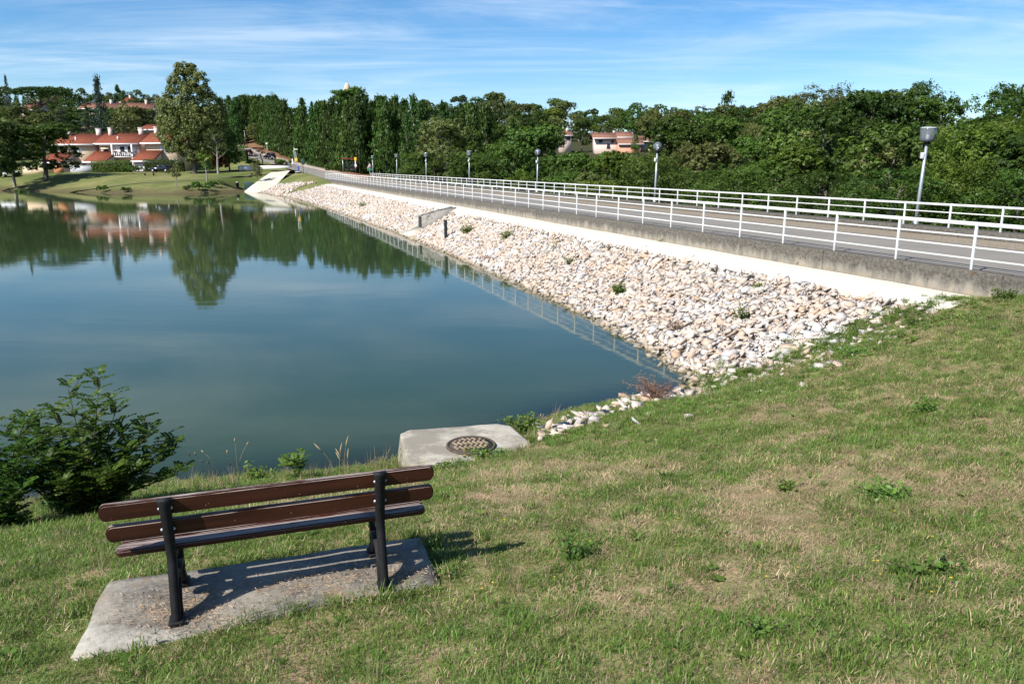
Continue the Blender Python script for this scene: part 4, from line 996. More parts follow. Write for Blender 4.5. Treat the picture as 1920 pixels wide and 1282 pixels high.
# ---- the wood downstream of the dam
SKY = np.array([[780, 186], [830, 184], [905, 177], [945, 174], [1000, 188], [1040, 186], [1080, 200], [1120, 204], [1165, 193], [1215, 186], [1250, 193], [1290, 200], [1340, 202], [1400, 188], [1440, 186], [1475, 184], [1520, 180], [1570, 176], [1620, 172], [1680, 172], [1735, 184], [1790, 206], [1830, 202], [1870, 184], [1905, 172], [2000, 160], [2100, 160]])
def wood_row(c0, jit, step, hz, kinds, a0, a1, label, group, wide=1.1, drop=(6, 30)):
    a = a0
    while a < a1:
        aa, cc = a+rr.uniform(-.4, .4)*step, c0+rr.uniform(-jit, jit); x, y = damxy(aa, cc); px, _ = topix((x, y, 5))
        h = rr.uniform(*hz); zb = h1(x, y)
        lim = np.interp(px, SKY[:, 0], SKY[:, 1])+rr.uniform(*drop)
        if 1030 < px < 1262: lim = max(lim, 284+rr.uniform(0, 16))
        rd = np.hypot(x, y)*.9
        zt = EYE+(310-lim)/FPX*y*1.02; h = min(h, zt-zb)
        if h > 2.2 and -100 < px < 2150:
            k = kinds[rr.randrange(len(kinds))]; tree(k, x, y, h, label, group, wide=wide*rr.uniform(.9, 1.15)*(1.25 if h < 6 else 1))
        a += step*rr.uniform(.8, 1.2)
L1 = "leafy tree of the front row of the wood close behind the far railing"
wood_row(13.5, 1.6, 5.4, (4.6, 8.2), ["near1", "near0", "near1", "near1"], 6, 46, L1, "front row of the wood behind the railing", 1.25, (95, 150))
wood_row(13.5, 1.6, 5.8, (5.0, 8.4), ["oak0", "oak1", "oak2", "lime0", "olive1"], 46, 118, L1, "front row of the wood behind the railing", 1.25, (95, 150))
L2 = "green broadleaf tree in the dense wood below the dam"
for c0, hz, st, dr in ((19.5, (6.5, 11), 6.4, (65, 130)), (26, (8, 13.5), 7.0, (45, 105)), (34, (9, 15), 7.6, (26, 82)), (44, (9, 16), 8.0, (10, 56)), (57, (10, 17), 8.6, (2, 36)), (74, (11, 19), 8.8, (-6, 22))):
    wood_row(c0, 2.2, st, hz, ["oak0", "oak1", "oak2", "oak3", "oak1", "lime0", "olive0", "lime1"] if c0 < 40 else ["oak0", "oak1", "oak2", "oak3", "olive1", "tall1", "oak1"], -2 if c0 < 40 else 0, 122 if c0 < 50 else 150, L2, "trees of the wood below the dam", drop=dr)
# ---- wooded hills: middle and left
def hill_row(dist, step_px, px0, px1, key, label, group, hz, drop=(0, 16), sky=None):
    px = px0
    while px < px1:
        q = px+rr.uniform(-.3, .3)*step_px; Y = dist*rr.uniform(.93, 1.07); p = at(q, 310, Y); x, y = p[0], p[1]; zb = h1(x, y); h = rr.uniform(*hz)
        lim = np.interp(q, sky[:, 0], sky[:, 1])+rr.uniform(*drop); zt = at(q, lim, Y)[2]; h = min(h, zt-zb)
        if h > 2.5 and not any(b[0] < q < b[1] and b[2] < Y < b[3] for b in HOUSEPX): tree(key[rr.randrange(len(key))], x, y, h, label, group, wide=1.15*rr.uniform(.9, 1.15))
        px += step_px*rr.uniform(.8, 1.2)
HOUSEPX = [(1036, 1262, 180, 320)]
B = ["oak0", "oak1", "oak2", "oak3", "olive0", "olive1", "lime1"]
LM = "distant broadleaf tree on the wooded hill beyond the pink houses"
hill_row(318, 26, 830, 1450, B, LM, "trees on the far wooded hill", (9, 15), (14, 40), SKY)
hill_row(350, 26, 820, 1450, B, LM, "trees on the far wooded hill", (12, 17), (6, 24), SKY)
hill_row(395, 28, 800, 1450, B+["con1"], LM, "trees on the far wooded hill", (14, 22), (-2, 10), SKY)
hill_row(230, 34, 840, 1040, B, "broadleaf tree on the slope left of the pink houses", "trees on the slope left of the pink houses", (9, 14), (12, 60), SKY)
hill_row(190, 38, 1250, 1500, B, "broadleaf tree on the slope right of the pink houses", "trees on the slope right of the pink houses", (9, 14), (14, 50), SKY)
hill_row(235, 34, 1240, 1450, B, "broadleaf tree on the slope right of the pink houses", "trees on the slope right of the pink houses", (9, 14), (10, 30), SKY)
SKL = np.array([[-100, 150], [0, 150], [30, 166], [60, 172], [95, 150], [120, 152], [145, 164], [200, 166], [245, 163], [270, 170], [300, 178], [430, 186], [470, 180], [530, 186], [620, 188], [660, 168], [700, 186], [900, 188]])
LL = "tree on the built-up hillside above the far shore"
HOUSEPX = [(30, 84, 215, 282), (145, 285, 215, 262), (255, 305, 180, 200)]
K = ["oak0", "oak1", "oak3", "olive0", "olive1", "con0"]
hill_row(188, 40, -60, 430, K, LL, "trees on the built-up hillside", (5, 9), (60, 95), SKL)
hill_row(212, 36, -60, 440, K, LL, "trees on the built-up hillside", (6, 10), (45, 75), SKL)
hill_row(250, 30, -60, 480, K, LL, "trees on the built-up hillside", (6, 11), (30, 50), SKL)
hill_row(305, 24, -60, 560, K, LL, "trees on the built-up hillside", (8, 13), (8, 26), SKL)
for nm_, a_, b_, Y_ in ((0, 34, 82, 252), (0, 146, 226, 250), (0, 226, 290, 243), (0, 100, 150, 258)):
    q = a_
    while q < b_:
        p = at(q, 310, Y_+rr.uniform(-4, 4)); zt = at(q, rr.uniform(197, 215), Y_)[2]; zb_ = h1(p[0], p[1]); 
        if zt-zb_ > 1.5: tree(K[rr.randrange(5)], p[0], p[1], zt-zb_, LL, "trees on the built-up hillside", wide=1.3)
        q += rr.uniform(8, 15)
hill_row(365, 20, -60, 800, K+["oak2"], "tree on the skyline of the far hill", "trees on the far skyline", (9, 16), (-4, 12), SKL)
tree_px("spruce", 9, 141, 300, "thin pointed spruce on the left skyline", hmax=24, wide=.6)
tree_px("oak1", 657, 165, 330, "round dark tree under the little tower on the skyline", hmax=26, wide=1.5)

# ================================================================== HOUSES
T_RED = roof_mat("red_roof_tiles", (.25, .075, .045), (.34, .12, .07)); T_BROWN = roof_mat("brown_roof_tiles", (.22, .11, .075), (.32, .17, .12))
W_CREAM = simple("cream_render", (.62, .48, .33), .85, 0, .07, 1.5); W_PINK = simple("pink_render", (.68, .53, .46), .85, 0, .07, 1.5); W_SALMON = simple("salmon_render", (.60, .27, .18), .85, 0, .07, 1.5)
W_GREY = simple("grey_fence_panel", (.42, .44, .47), .8, 0, .08, 2); W_WOODP = simple("orange_timber_panel", (.42, .19, .08), .8, 0, .15, 3); M_FRAME = simple("white_frame", (.75, .75, .73), .6, 0, .04)
M_SHUT = simple("pale_shutter", (.62, .62, .60), .7, 0, .05)
class House:
    """walls, roofs, windows on a local frame: x along the front, y into the house, z up"""
    def __init__(s, name, label, loc, rz=0., cat="house", group=None): s.t = thing(name, label, cat, loc, rz, group)
    def box(s, nm, mat, x0, x1, y0, y1, z0, z1, parent=None):
        g = G(); g.box(((x0+x1)/2, (y0+y1)/2, (z0+z1)/2), (x1-x0, y1-y0, z1-z0)); return link(nm, g.mesh(nm, mat), parent or s.t)
    def gable(s, nm, mat, x0, x1, y0, y1, z0, ze, zr, yr):
        g = G(); P = [(y0, z0), (y1, z0), (y1, ze), (yr, zr), (y0, ze)] if abs(yr-y0) > .01 else [(y0, z0), (y1, z0), (y1, ze), (y0, zr)]
        bm = bmesh.new(); a = [bm.verts.new((x0, y, z)) for y, z in P]; b = [bm.verts.new((x1, y, z)) for y, z in P]; n = len(P)
        bm.faces.new(a); bm.faces.new(b[::-1])
        for i in range(n): bm.faces.new((a[i], b[i], b[(i+1) % n], a[(i+1) % n]))
        bmesh.ops.recalc_face_normals(bm, faces=bm.faces[:]); g.bm(bm); return link(nm, g.mesh(nm, mat), s.t)
    def slope(s, nm, mat, x0, x1, ya, za, yb, zb, th=.22):
        """one roof plane from (ya,za) low to (yb,zb) high, with tile ridges as geometry"""
        g = G(); g.hexa([(x0, ya, za), (x1, ya, za), (x1, yb, zb), (x0, yb, zb)], [(x0, ya, za+th), (x1, ya, za+th), (x1, yb, zb+th), (x0, yb, zb+th)])
        n = int((x1-x0)/.45)
        for k in range(n):
            x = x0+(k+.5)*(x1-x0)/n; g.hexa([(x-.11, ya, za+th-.02), (x+.11, ya, za+th-.02), (x+.11, yb, zb+th-.02), (x-.11, yb, zb+th-.02)], [(x-.06, ya, za+th+.07), (x+.06, ya, za+th+.07), (x+.06, yb, zb+th+.07), (x-.06, yb, zb+th+.07)])
        o = link(nm, g.mesh(nm, mat), s.t)
        g = G(); g.hexa([(x0-.02, ya-.05, za-.1), (x1+.02, ya-.05, za-.1), (x1+.02, ya-.002, za-.1), (x0-.02, ya-.002, za-.1)], [(x0-.02, ya-.05, za+th), (x1+.02, ya-.05, za+th), (x1+.02, ya-.002, za+th), (x0-.02, ya-.002, za+th)])
        link("gutter", g.mesh("gutter", M_FRAME), o); return o
    def window(s, x0, x1, z0, z1, y, fill=None, nm="window", bars=1):
        f = G(); w = .07
        for a, b, c, d in ((x0-w, x1+w, z0-w, z0), (x0-w, x1+w, z1, z1+w), (x0-w, x0, z0, z1), (x1, x1+w, z0, z1)): f.box(((a+b)/2, y-.02, (c+d)/2), (b-a, .10, d-c))
        o = link(nm, f.mesh(nm, M_FRAME), s.t)
        for k in range(bars+1):
            g = G(); xa, xb = x0+(x1-x0)*k/(bars+1)+.012, x0+(x1-x0)*(k+1)/(bars+1)-.012; g.box(((xa+xb)/2, y-.012, (z0+z1)/2), (xb-xa, .03, z1-z0)); p_ = link("pane" if fill is None else "shutter", g.mesh("pane", fill or M_DGLASS), o)
        return o
    def chimney(s, x, y, z0, z1, w=.7, mat=None):
        g = G(); g.box((x, y, (z0+z1)/2), (w, .6, z1-z0)); o = link("chimney", g.mesh("chimney", mat or W_PINK), s.t); g = G(); g.box((x, y, z1+.06), (w+.16, .76, .12)); link("chimney_cap", g.mesh("chimney_cap", M_FRAME), o)

YH = 171.0
def rowx(px, Y=YH): return at(px, 310, Y)[0]
zb = 3.2
# unit with the garage wing on its left, three of them in a row
def row_house(px0, px1, label, wall, loggia, k):
    x0, x1 = rowx(px0), rowx(px1); w = x1-x0; h = House("row_house", label, (x0, YH, zb+.15*k), 0, group="row houses with red roofs")
    h.gable("wall", wall, 0, w, .0, 9.6, -1.0, 5.75, 7.75, 5.0)
    h.slope("roof", T_RED, -.9, w+.5, -.7, 5.45, 5.0, 7.78); h.slope("rear_roof", T_RED, -.9, w+.5, 10.3, 5.45, 5.002, 7.78)
    h.chimney(.8, 3.9, 7.0, 9.0); h.chimney(w-1.0, 4.4, 7.2, 9.0, .9)
    g = G(); g.tube([(w*.42, 1.4, 6.1), (w*.42, 1.4, 7.2)], .14, 8); link("vent_pipe", g.mesh("vent_pipe", M_FRAME), h.t)
    # garage wing, roof falling towards the lake
    gx0, gx1 = -1.0, w*.46
    h.box("garage", W_PINK if k else wall, gx0+.5, gx1-.35, -5.0, -.005, -1.0, 1.75)
    g = G(); g.hexa([(gx1-.35, -5.0, 1.75), (gx1-.35, -.006, 1.75), (gx1-.35, -.006, 3.6), (gx1-.35, -4.98, 1.76)], [(gx1-.6, -5.0, 1.75), (gx1-.6, -.006, 1.75), (gx1-.6, -.006, 3.6), (gx1-.6, -4.98, 1.76)])
    link("garage_gable", g.mesh("garage_gable", M_WHITE), h.t)
    h.slope("garage_roof", T_RED, gx0, gx1, -5.6, 1.65, -.01, 3.85)
    h.box("garage_door", M_FRAME, gx0+1.0, gx0+3.4, -5.05, -5.002, -.9, 1.35)
    if loggia:
        h.window(w*.10, w*.24, 3.75, 4.75, 0, None, "window", 1)
        g = G(); g.hexa([(w*.07, -.75, 4.45), (w*.27, -.75, 4.45), (w*.27, -.02, 4.95), (w*.07, -.02, 4.95)], [(w*.07, -.75, 4.5), (w*.27, -.75, 4.5), (w*.27, -.02, 5.0), (w*.07, -.02, 5.0)]); link("awning", g.mesh("awning", simple("awning_canvas", (.55, .45, .28), .9)), h.t)
        lx0, lx1 = w*.42, w-.3
        h.box("loggia_back", M_WHITE, lx0, lx1, -.052, -.004, 3.0, 5.35)
        h.box("loggia_door", M_DGLASS, lx0+1.0, lx0+1.9, -.085, -.055, 3.0, 5.0); h.box("loggia_door", M_DGLASS, lx1-1.9, lx1-.8, -.085, -.055, 3.0, 5.0)
        h.box("balcony_floor", M_WHITE, lx0, lx1, -2.0, -.06, 2.72, 2.9); h.box("pillar", M_WHITE, lx1-.28, lx1, -2.0, -1.72, -1, 5.4); h.box("pillar", M_WHITE, lx0, lx0+.28, -2.0, -1.72, -1, 5.4)
        bal = link("balustrade", G().box(((lx0+lx1)/2, -1.95, 3.75), (lx1-lx0, .1, .08)).mesh("balustrade", M_WHITE), h.t)
        n = int((lx1-lx0)/.42)
        for j in range(n):
            o = link("baluster", bpy.data.meshes.get("baluster") or G().box((0, 0, .42), (.2, .07, .84)).mesh("baluster", M_WHITE), bal, (lx0+.2+j*.42, -1.95, 2.9))
        for j in range(5):
            xf = lx0+.7+j*1.15; hz = G()
            for q in range(14): hz.box((xf+rr.uniform(-.2, .2), -2.12+rr.uniform(-.08, .08), 3.82+rr.uniform(-.1, .12)), (.1, .1, .1), rr.random(), 0)
            link("flower_box", hz.mesh("flower_box", simple("balcony_flowers%d" % (j % 2), ((.12, .04, .2), (.15, .16, .05))[j % 2], .9)), bal)
    else:
        h.window(w*.36, w*.62, 3.55, 4.9, 0, M_SHUT, "window", 1)
    h.window(w*.62, w*.8, .9, 2.1, 0, None, "window", 1)
    return h
row_house(112, 181, "left red roofed row house with pale shuttered upper window", W_CREAM, False, 0)
row_house(190, 262, "middle red roofed row house with a white balcony and flower boxes", W_PINK, True, 1)
row_house(277, 346, "right red roofed row house half hidden by the tall poplar", W_CREAM, False, 2)
def plain_house(label, px0, px1, pyb, pye, Y, wall, roof, roofrise=1.9, name="house", wins=3, wz=.45, depth=9., chim=True, group=None):
    a, b = at(px0, pyb, Y), at(px1, pyb, Y); z0 = min(a[2], b[2]); ze = at(px0, pye, Y)[2]-z0; w = b[0]-a[0]
    zz = min(z0, h1(a[0], Y)); h = House(name, label, (a[0], Y, z0), group=group)
    h.gable("wall", wall, 0, w, 0, depth, zz-z0-1.0, ze, ze+roofrise-.15, depth/2)
    h.slope("roof", roof, -.5, w+.5, -.6, ze-.2, depth/2, ze+roofrise); h.slope("rear_roof", roof, -.5, w+.5, depth+.6, ze-.2, depth/2+.002, ze+roofrise)
    for k in range(wins):
        xc = w*(k+.5)/wins; h.window(xc-.6, xc+.6, ze*wz, ze*wz+1.3, 0, None, "window", 1)
    if chim: h.chimney(w*.7, depth*.4, ze+roofrise*.6, ze+roofrise+1.0, .7)
    return h
plain_house("small house with brown roof and two windows on the left hillside", 42, 72, 218, 206, 262, W_PINK, T_BROWN, 2.2, wins=2, wz=.2)
plain_house("cream gabled house peeking out between the row houses and the poplar", 266, 306, 262, 243, 196, W_CREAM, T_RED, 1.2, wins=0)
plain_house("long brown roofed house on the left hillside behind the cedar", 150, 222, 213, 204, 262, W_CREAM, T_BROWN, 2.0, wins=4, wz=.2)
plain_house("long brown roofed house on the hillside beside the poplar top", 230, 283, 216, 206, 255, W_CREAM, T_BROWN, 2.2, wins=3, wz=.2)
plain_house("small red roofed house high on the left hillside", 227, 242, 196, 192, 330, W_PINK, T_RED, 2.0, wins=1, wz=.1)
# pink houses across the valley
h = House("pink_house", "pink house with brown roofs and salmon red side wing across the valley", tuple(at(1116, 281, 262)), 0, group="pink houses across the valley")
h.gable("wall", W_PINK, 0, 11.4, 0, 10, -4, 4.6, 6.4, 5); h.slope("roof", T_BROWN, -1.0, 6.6, -1.2, 4.2, 5, 6.5); h.slope("roof", T_BROWN, 6.62, 12.0, -.4, 4.6, 5, 6.9); h.slope("rear_roof", T_BROWN, -1, 12, 11, 4.3, 5.002, 6.5)
h.box("salmon_wing", W_SALMON, 6.6, 13.2, -6, -.01, -4, 1.9); h.slope("wing_roof", T_BROWN, 6.2, 14.2, -6.6, 1.8, -.02, 4.4)
h.gable("rear_wing", W_PINK, 11.42, 26, 2, 11, -4, 3.4, 4.9, 6.5); h.slope("rear_wing_roof", T_BROWN, 11.9, 26.8, .8, 3.1, 6.5, 5.3)
h.window(1.0, 2.2, 2.6, 3.8, 0); h.window(3.6, 4.6, .3, 2.3, 0); h.window(4.9, 5.7, 2.4, 3.7, 0); h.window(20, 22.4, .6, 2.2, 2)
h.box("balcony", simple("grey_balcony", (.45, .45, .45), .8), 19, 25.5, .4, 1.98, -1.4, .1)
h.t.scale = (1.06, 1, .84); h.chimney(6.2, 4.5, 6.4, 7.4, .6, M_FRAME); h.chimney(24.6, 6, 4.8, 6.0, .6, M_FRAME)
plain_house("small pink house end showing left of the dark tree across the valley", 1049, 1071, 268, 254, 262, W_PINK, T_BROWN, 1.6, wins=2, wz=.3, group="pink houses across the valley")
plain_house("low orange roof showing among trees left of the pink houses", 1024, 1046, 231, 227, 345, W_CREAM, T_RED, 1.7, wins=0, chim=True)
plain_house("orange roof corner among trees above the columnar cypress slope", 1293, 1303, 242, 238, 300, W_SALMON, T_RED, 1.6, wins=0, chim=False)
p = at(1223, 277, 255); g = G(); g.box((0, 0, .2), (1.5, .06, 1.1), 0, .02); g.tube([(-.7, 0, -2), (-.7, 0, .7)], .04, 6); g.tube([(.7, 0, -2), (.7, 0, .7)], .04, 6)
tag(link("sheet", g.mesh("sheet", simple("lime_cloth", (.35, .62, .05), .8)), None, p), "lime green sheet hanging out in front of the pink houses", "sheet")
# little tower on the skyline
p = at(651, 166, 420); t = thing("tower", "small pale domed tower top poking above the skyline trees", "tower", (p[0], p[1], p[2]-8))
g = G(); g.box((0, 0, 3.5), (3.2, 3.2, 8.4)); link("shaft", g.mesh("shaft", W_CREAM), t)
g = G(); g.lathe([(1.75, 7.7), (1.7, 8.3), (1.35, 9.4), (.75, 10.3), (.2, 10.8), (0, 11)], seg=14); link("dome", g.mesh("dome", W_CREAM, True), t)
g = G(); g.tube([(0, 0, 10.8), (0, 0, 13)], .09, 6); link("finial", g.mesh("finial", M_STEEL), t)

# ---- hedges, garden walls
def leafy_hedge(label, px0, px1, Y, hh, depth, mat, seed, zoff=0):
    a, b = at(px0, 310, Y), at(px1, 310, Y); w = b[0]-a[0]; r = np.random.RandomState(seed); n = int(w*hh*95+w*depth*60)
    P = np.c_[r.rand(n)*w, (r.rand(n)-.5)*depth, r.rand(n)*hh]; f = r.rand(n); P[:, 1] = np.where(f < .5, -depth/2+r.normal(size=n)*.12, P[:, 1]); P[:, 2] = np.where(f > .7, hh+r.normal(size=n)*.12, P[:, 2])
    N = np.c_[np.zeros(n), np.where(f < .5, -1., 0), np.where(f > .7, 1., .3)]
    V, F, t = leaves_np(P, N, .22, r, 1.6, .2, np.clip(.5+.25*(vnoise(P[:, 0]*1.5, P[:, 2]*2)-.5), 0, 1)); z = min(h1(a[0], Y), h1(b[0], Y))+zoff
    o = thing("hedge", label, "hedge", (a[0], Y, z)); link("foliage", mesh_np("foliage", V, F, mat, False, {"tint": t}), o)
    g = G(); g.box((w/2, 0, hh*.42), (w-.3, depth*.7, hh*.84)); link("inner_fill", g.mesh("inner_fill", simple("hedge_core", (.012, .022, .006), .95)), o); return o  # solid very dark green box filling the hedge behind its leaves
leafy_hedge("clipped green hedge in front of the middle row house", 173, 246, 160, 2.1, 1.2, L_LIME, 1); leafy_hedge("long green hedge under the tall poplar before the right row house", 271, 346, 160.5, 2.3, 1.2, L_OAK, 2)
leafy_hedge("tall dark hedge beside the uphill road at the parking", 398, 466, 176, 4.6, 2.2, L_OAK, 3)
def gwall(label, px0, px1, Y, hh, mat, name="garden_wall"):
    a, b = at(px0, 310, Y), at(px1, 310, Y); z = min(h1(a[0], Y), h1(b[0], Y)); g = G(); g.box(((b[0]-a[0])/2, 0, hh/2-.2), (b[0]-a[0], .22, hh+.4))
    t = thing(name, label, "wall", (a[0], Y, z)); link("panel", g.mesh("panel", mat), t); g = G(); g.box(((b[0]-a[0])/2, 0, hh+.04), (b[0]-a[0]+.1, .3, .08)); link("coping", g.mesh("coping", M_FRAME), t)
gwall("low cream garden wall behind the shade tree on the far lawn", 42, 99, 158, 1.25, W_CREAM); gwall("orange timber gate panel right of the cream garden wall", 100, 118, 157.8, 1.5, W_WOODP, "timber_gate"); gwall("grey garden fence panel before the left row house", 131, 173, 159.5, 1.3, W_GREY, "garden_fence")
gwall("white rendered wall fragment on the left hillside", 90, 104, 235, 1.8, M_WHITE)

# ================================================================== CARS AND STREET FURNITURE
def make_car(name, body_mat, loc, rz, label, group=None):
    t = thing(name, label, "car", loc, rz, group)
    prof = [(-2.0, .35), (-2.02, .75), (-1.92, .98), (-1.15, 1.05), (.9, 1.02), (1.75, .90), (2.0, .70), (2.02, .38)]
    def loft(P, w0, taper, nm, mat, par=t):
        bm = bmesh.new(); a = [bm.verts.new((x, -w0+taper*max(0, z-.7), z)) for x, z in P]; b = [bm.verts.new((x, w0-taper*max(0, z-.7), z)) for x, z in P]; n = len(P)
        bm.faces.new(a); bm.faces.new(b[::-1])
        for i in range(n): bm.faces.new((a[i], b[i], b[(i+1) % n], a[(i+1) % n]))
        bmesh.ops.recalc_face_normals(bm, faces=bm.faces[:]); bmesh.ops.bevel(bm, geom=bm.edges[:], offset=.05, segments=2, affect='EDGES'); g = G(); g.bm(bm); return link(nm, g.mesh(nm, mat), par)
    body = loft(prof, .84, .12, "body", body_mat); cab = [(-1.85, 1.0), (-1.55, 1.42), (-.9, 1.49), (-.1, 1.46), (.42, 1.28), (1.0, 1.0)]
    loft(cab, .80, .28, "cabin", body_mat)
    for nm, q in (("rear_window", [(-1.868, 1.06), (-1.60, 1.38)]), ("windscreen", [(.96, 1.05), (.46, 1.29)])):
        (xa, za), (xb, zb_) = q; s = .02 if xa > 0 else -.02; g = G(); g.hexa([(xa, -.62, za), (xa, .62, za), (xb, .54, zb_), (xb, -.54, zb_)], [(xa+s, -.62, za+.03), (xa+s, .62, za+.03), (xb+s, .54, zb_+.03), (xb+s, -.54, zb_+.03)]); link(nm, g.mesh(nm, M_DGLASS), t)
    for sy in (-1, 1):
        for xa, xb in ((-1.42, -.5), (-.42, .5)):
            g = G(); y0, y1 = sy*(.80-.28*.36+.012), sy*(.80-.28*.66+.012); g.hexa([(xa, y0, 1.06), (xb+(.12 if xb > 0 else 0), y0, 1.06), (xb-(.18 if xb > 0 else 0), y1, 1.36), (xa+.1, y1, 1.36)], [(xa, y0+sy*.015, 1.06), (xb+(.12 if xb > 0 else 0), y0+sy*.015, 1.06), (xb-(.18 if xb > 0 else 0), y1+sy*.015, 1.36), (xa+.1, y1+sy*.015, 1.36)]); link("side_window", g.mesh("side_window", M_DGLASS), t)
        for x in (-1.25, 1.28):
            g = G(); g.tube([(x, sy*.66, .31), (x, sy*.86, .31)], .31, 16); wh = link("wheel", g.mesh("wheel", simple("tyre_rubber", (.02, .02, .02), .8)), t)
            g = G(); g.tube([(x, sy*.84, .31), (x, sy*.875, .31)], .19, 12); link("rim", g.mesh("rim", M_STEEL), wh)
        g = G(); g.box((2.0, sy*.6, .72), (.08, .3, .14), 0, .02); link("headlight", g.mesh("headlight", M_FRAME), t)
        g = G(); g.box((-1.99, sy*.68, .85), (.08, .16, .24), 0, .02); link("tail_light", g.mesh("tail_light", simple("tail_red", (.35, .01, .01), .3)), t)
    g = G(); g.box((-2.03, 0, .55), (.02, .5, .12)); link("number_plate", g.mesh("number_plate", M_FRAME), t)
    return t
def road_at(Y, off=0.):
    i = np.argmin(np.abs(_far_road[:, 1]-Y)); p = _far_road[i]; T = _far_road[min(i+1, len(_far_road)-1)]-_far_road[max(i-1, 0)]; u = T[:2]/np.linalg.norm(T[:2]); return np.array([p[0]+u[1]*off, p[1]-u[0]*off, p[2]]), math.atan2(u[1], u[0])
CAR_R = simple("red_car_paint", (.22, .012, .016), .25, .1, .05, 2, 0, .6); CAR_D = simple("dark_blue_car_paint", (.018, .022, .032), .22, .1, .1, 2, 0, .6); CAR_W = simple("white_car_paint", (.7, .7, .7), .25, 0, .03)
p, rz = road_at(186, -1.2); make_car("parked_car", CAR_R, (p[0]-1.2, p[1], p[2]+.04), rz, "dark red hatchback on the uphill road nearest the tall hedge")
p, rz = road_at(176, .6); make_car("parked_car", CAR_D, (p[0]-.4, p[1], p[2]+.04), rz, "dark blue hatchback on the uphill road below the red car")
p = at(302, 320, 156); make_car("parked_car", CAR_D, (p[0], p[1], h1(p[0], p[1])+.05), math.pi, "dark car parked before the hedge left of the poplar trunk")
p = at(17, 325, 154); make_car("parked_car", CAR_W, (p[0], p[1], h1(p[0], p[1])+.05), 0., "white car behind the far shade tree at the left edge")
def sset(px, Y, dz=0.): x = at(px, 310, Y)[0]; return (x, Y, h1(x, Y)+dz)
# bus shelter
loc = sset(655, 148.5, .08); t = thing("bus_shelter", "glazed bus shelter with red roof by the road at the far dam end", "bus shelter", loc, math.radians(8))
S_RED = simple("shelter_red", (.25, .025, .03), .5)
for x in (-1.15, 1.15):
    for y in (-.6, .6): link("post", G().box((x, y, 1.15), (.11, .11, 2.5)).mesh("post", M_STEEL), t)
g = G(); g.box((0, 0, 2.47), (2.75, 1.75, .16), 0, .04); link("roof", g.mesh("roof", S_RED), t)
for k in range(2): link("back_panel", G().box((-.56+k*1.12, .60, 1.25), (1.08, .03, 1.9)).mesh("back_panel", M_GLASS), t)
for x in (-1.15, 1.15): link("side_panel", G().box((x, 0, 1.25), (.03, 1.06, 1.9)).mesh("side_panel", M_GLASS), t)
link("bench_seat", G().box((0, .35, .48), (1.9, .35, .06)).mesh("bench_seat", W_GREY), t)
def pole_sign(name, label, cat, loc, h, plates, mat=M_STEEL, r=.045):
    t = thing(name, label, cat, loc); g = G(); g.tube([(0, 0, -.3), (0, 0, h)], r, 8); link("pole", g.mesh("pole", mat, True), t)
    for nm, c, d, m in plates: link(nm, G().box(c, d, 0, .01).mesh(nm, m), t)
    return t
YEL = simple("yellow_sign", (.75, .45, .01), .5, 0, .03); BLU = simple("blue_panel", (.03, .07, .32), .5); DGR = simple("dark_green_board", (.012, .045, .04), .6); GRN = simple("green_sign", (.02, .16, .08), .6)
M_SIGNB = simple("sign_back_grey", (.33, .27, .26), .6)
pole_sign("bus_stop_sign", "yellow bus stop flag on a pole beside the red roofed shelter", "bus stop sign", sset(667, 146.5), 3.0, [("flag", (0, -.03, 2.65), (.42, .04, .62), YEL), ("timetable", (0, -.03, 1.5), (.38, .04, .5), M_WHITE), ("bin", (-.0, -.12, .55), (.3, .3, .75), M_IRON)])
t = pole_sign("bus_stop_sign", "yellow bus stop flag with blue panel left of the uphill road", "bus stop sign", sset(556, 147), 4.4, [("flag", (0, -.04, 2.9), (.5, .04, .62), YEL), ("blue_panel", (.32, 0, 1.2), (.26, .12, 1.1), BLU), ("barrier", (.2, -.1, .75), (1.0, .06, .10), M_WHITE), ("barrier", (.2, -.1, .40), (1.0, .06, .08), M_WHITE)])
pole_sign("lamp_post", "tall lamp post with small dark solar panel behind the left bus stop sign", "lamp post", sset(553, 151), 5.6, [("panel", (-.15, 0, 5.5), (.7, .4, .06), CAR_D), ("lamp_head", (.4, -.1, 4.9), (.7, .25, .16), M_WHITE)])
pole_sign("sign_post", "narrow dark green notice board on a post near the grass point", "notice board", sset(568, 141), 2.6, [("board", (0, -.03, 2.05), (.50, .05, 1.0), DGR)], DGR)
pole_sign("marker_pole", "thin plain pole standing in the grass near the railing end", "pole", sset(574, 138), 2.2, [("cap", (0, 0, 2.2), (.08, .08, .06), M_STEEL)], M_STEEL, .03)
t = pole_sign("road_sign", "triangular road sign seen from behind above a small green board at the railing end", "road sign", sset(693, 131), 2.3, [("board", (0, -.03, 1.55), (.8, .05, .36), GRN)])
bm = bmesh.new(); a = [bm.verts.new((x, -.05, z)) for x, z in ((-.48, 1.78), (.48, 1.78), (0, 2.6))]; b = [bm.verts.new((x, -.02, z)) for x, z in ((-.48, 1.78), (.48, 1.78), (0, 2.6))]
bm.faces.new(a); bm.faces.new(b[::-1]); [bm.faces.new((a[i], b[i], b[(i+1) % 3], a[(i+1) % 3])) for i in range(3)]; bmesh.ops.recalc_face_normals(bm, faces=bm.faces[:]); g = G(); g.bm(bm); link("triangle_plate", g.mesh("triangle_plate", M_SIGNB), t)
loc = sset(464, 140, 0); t = thing("information_board", "large dark green information board on one thick foot by the far parking", "board", loc)
link("panel", G().box((0, 0, 1.75), (1.75, .12, 1.35), 0, .03).mesh("panel", DGR), t); link("foot", G().box((0, 0, .5), (.55, .14, 1.3)).mesh("foot", DGR), t)
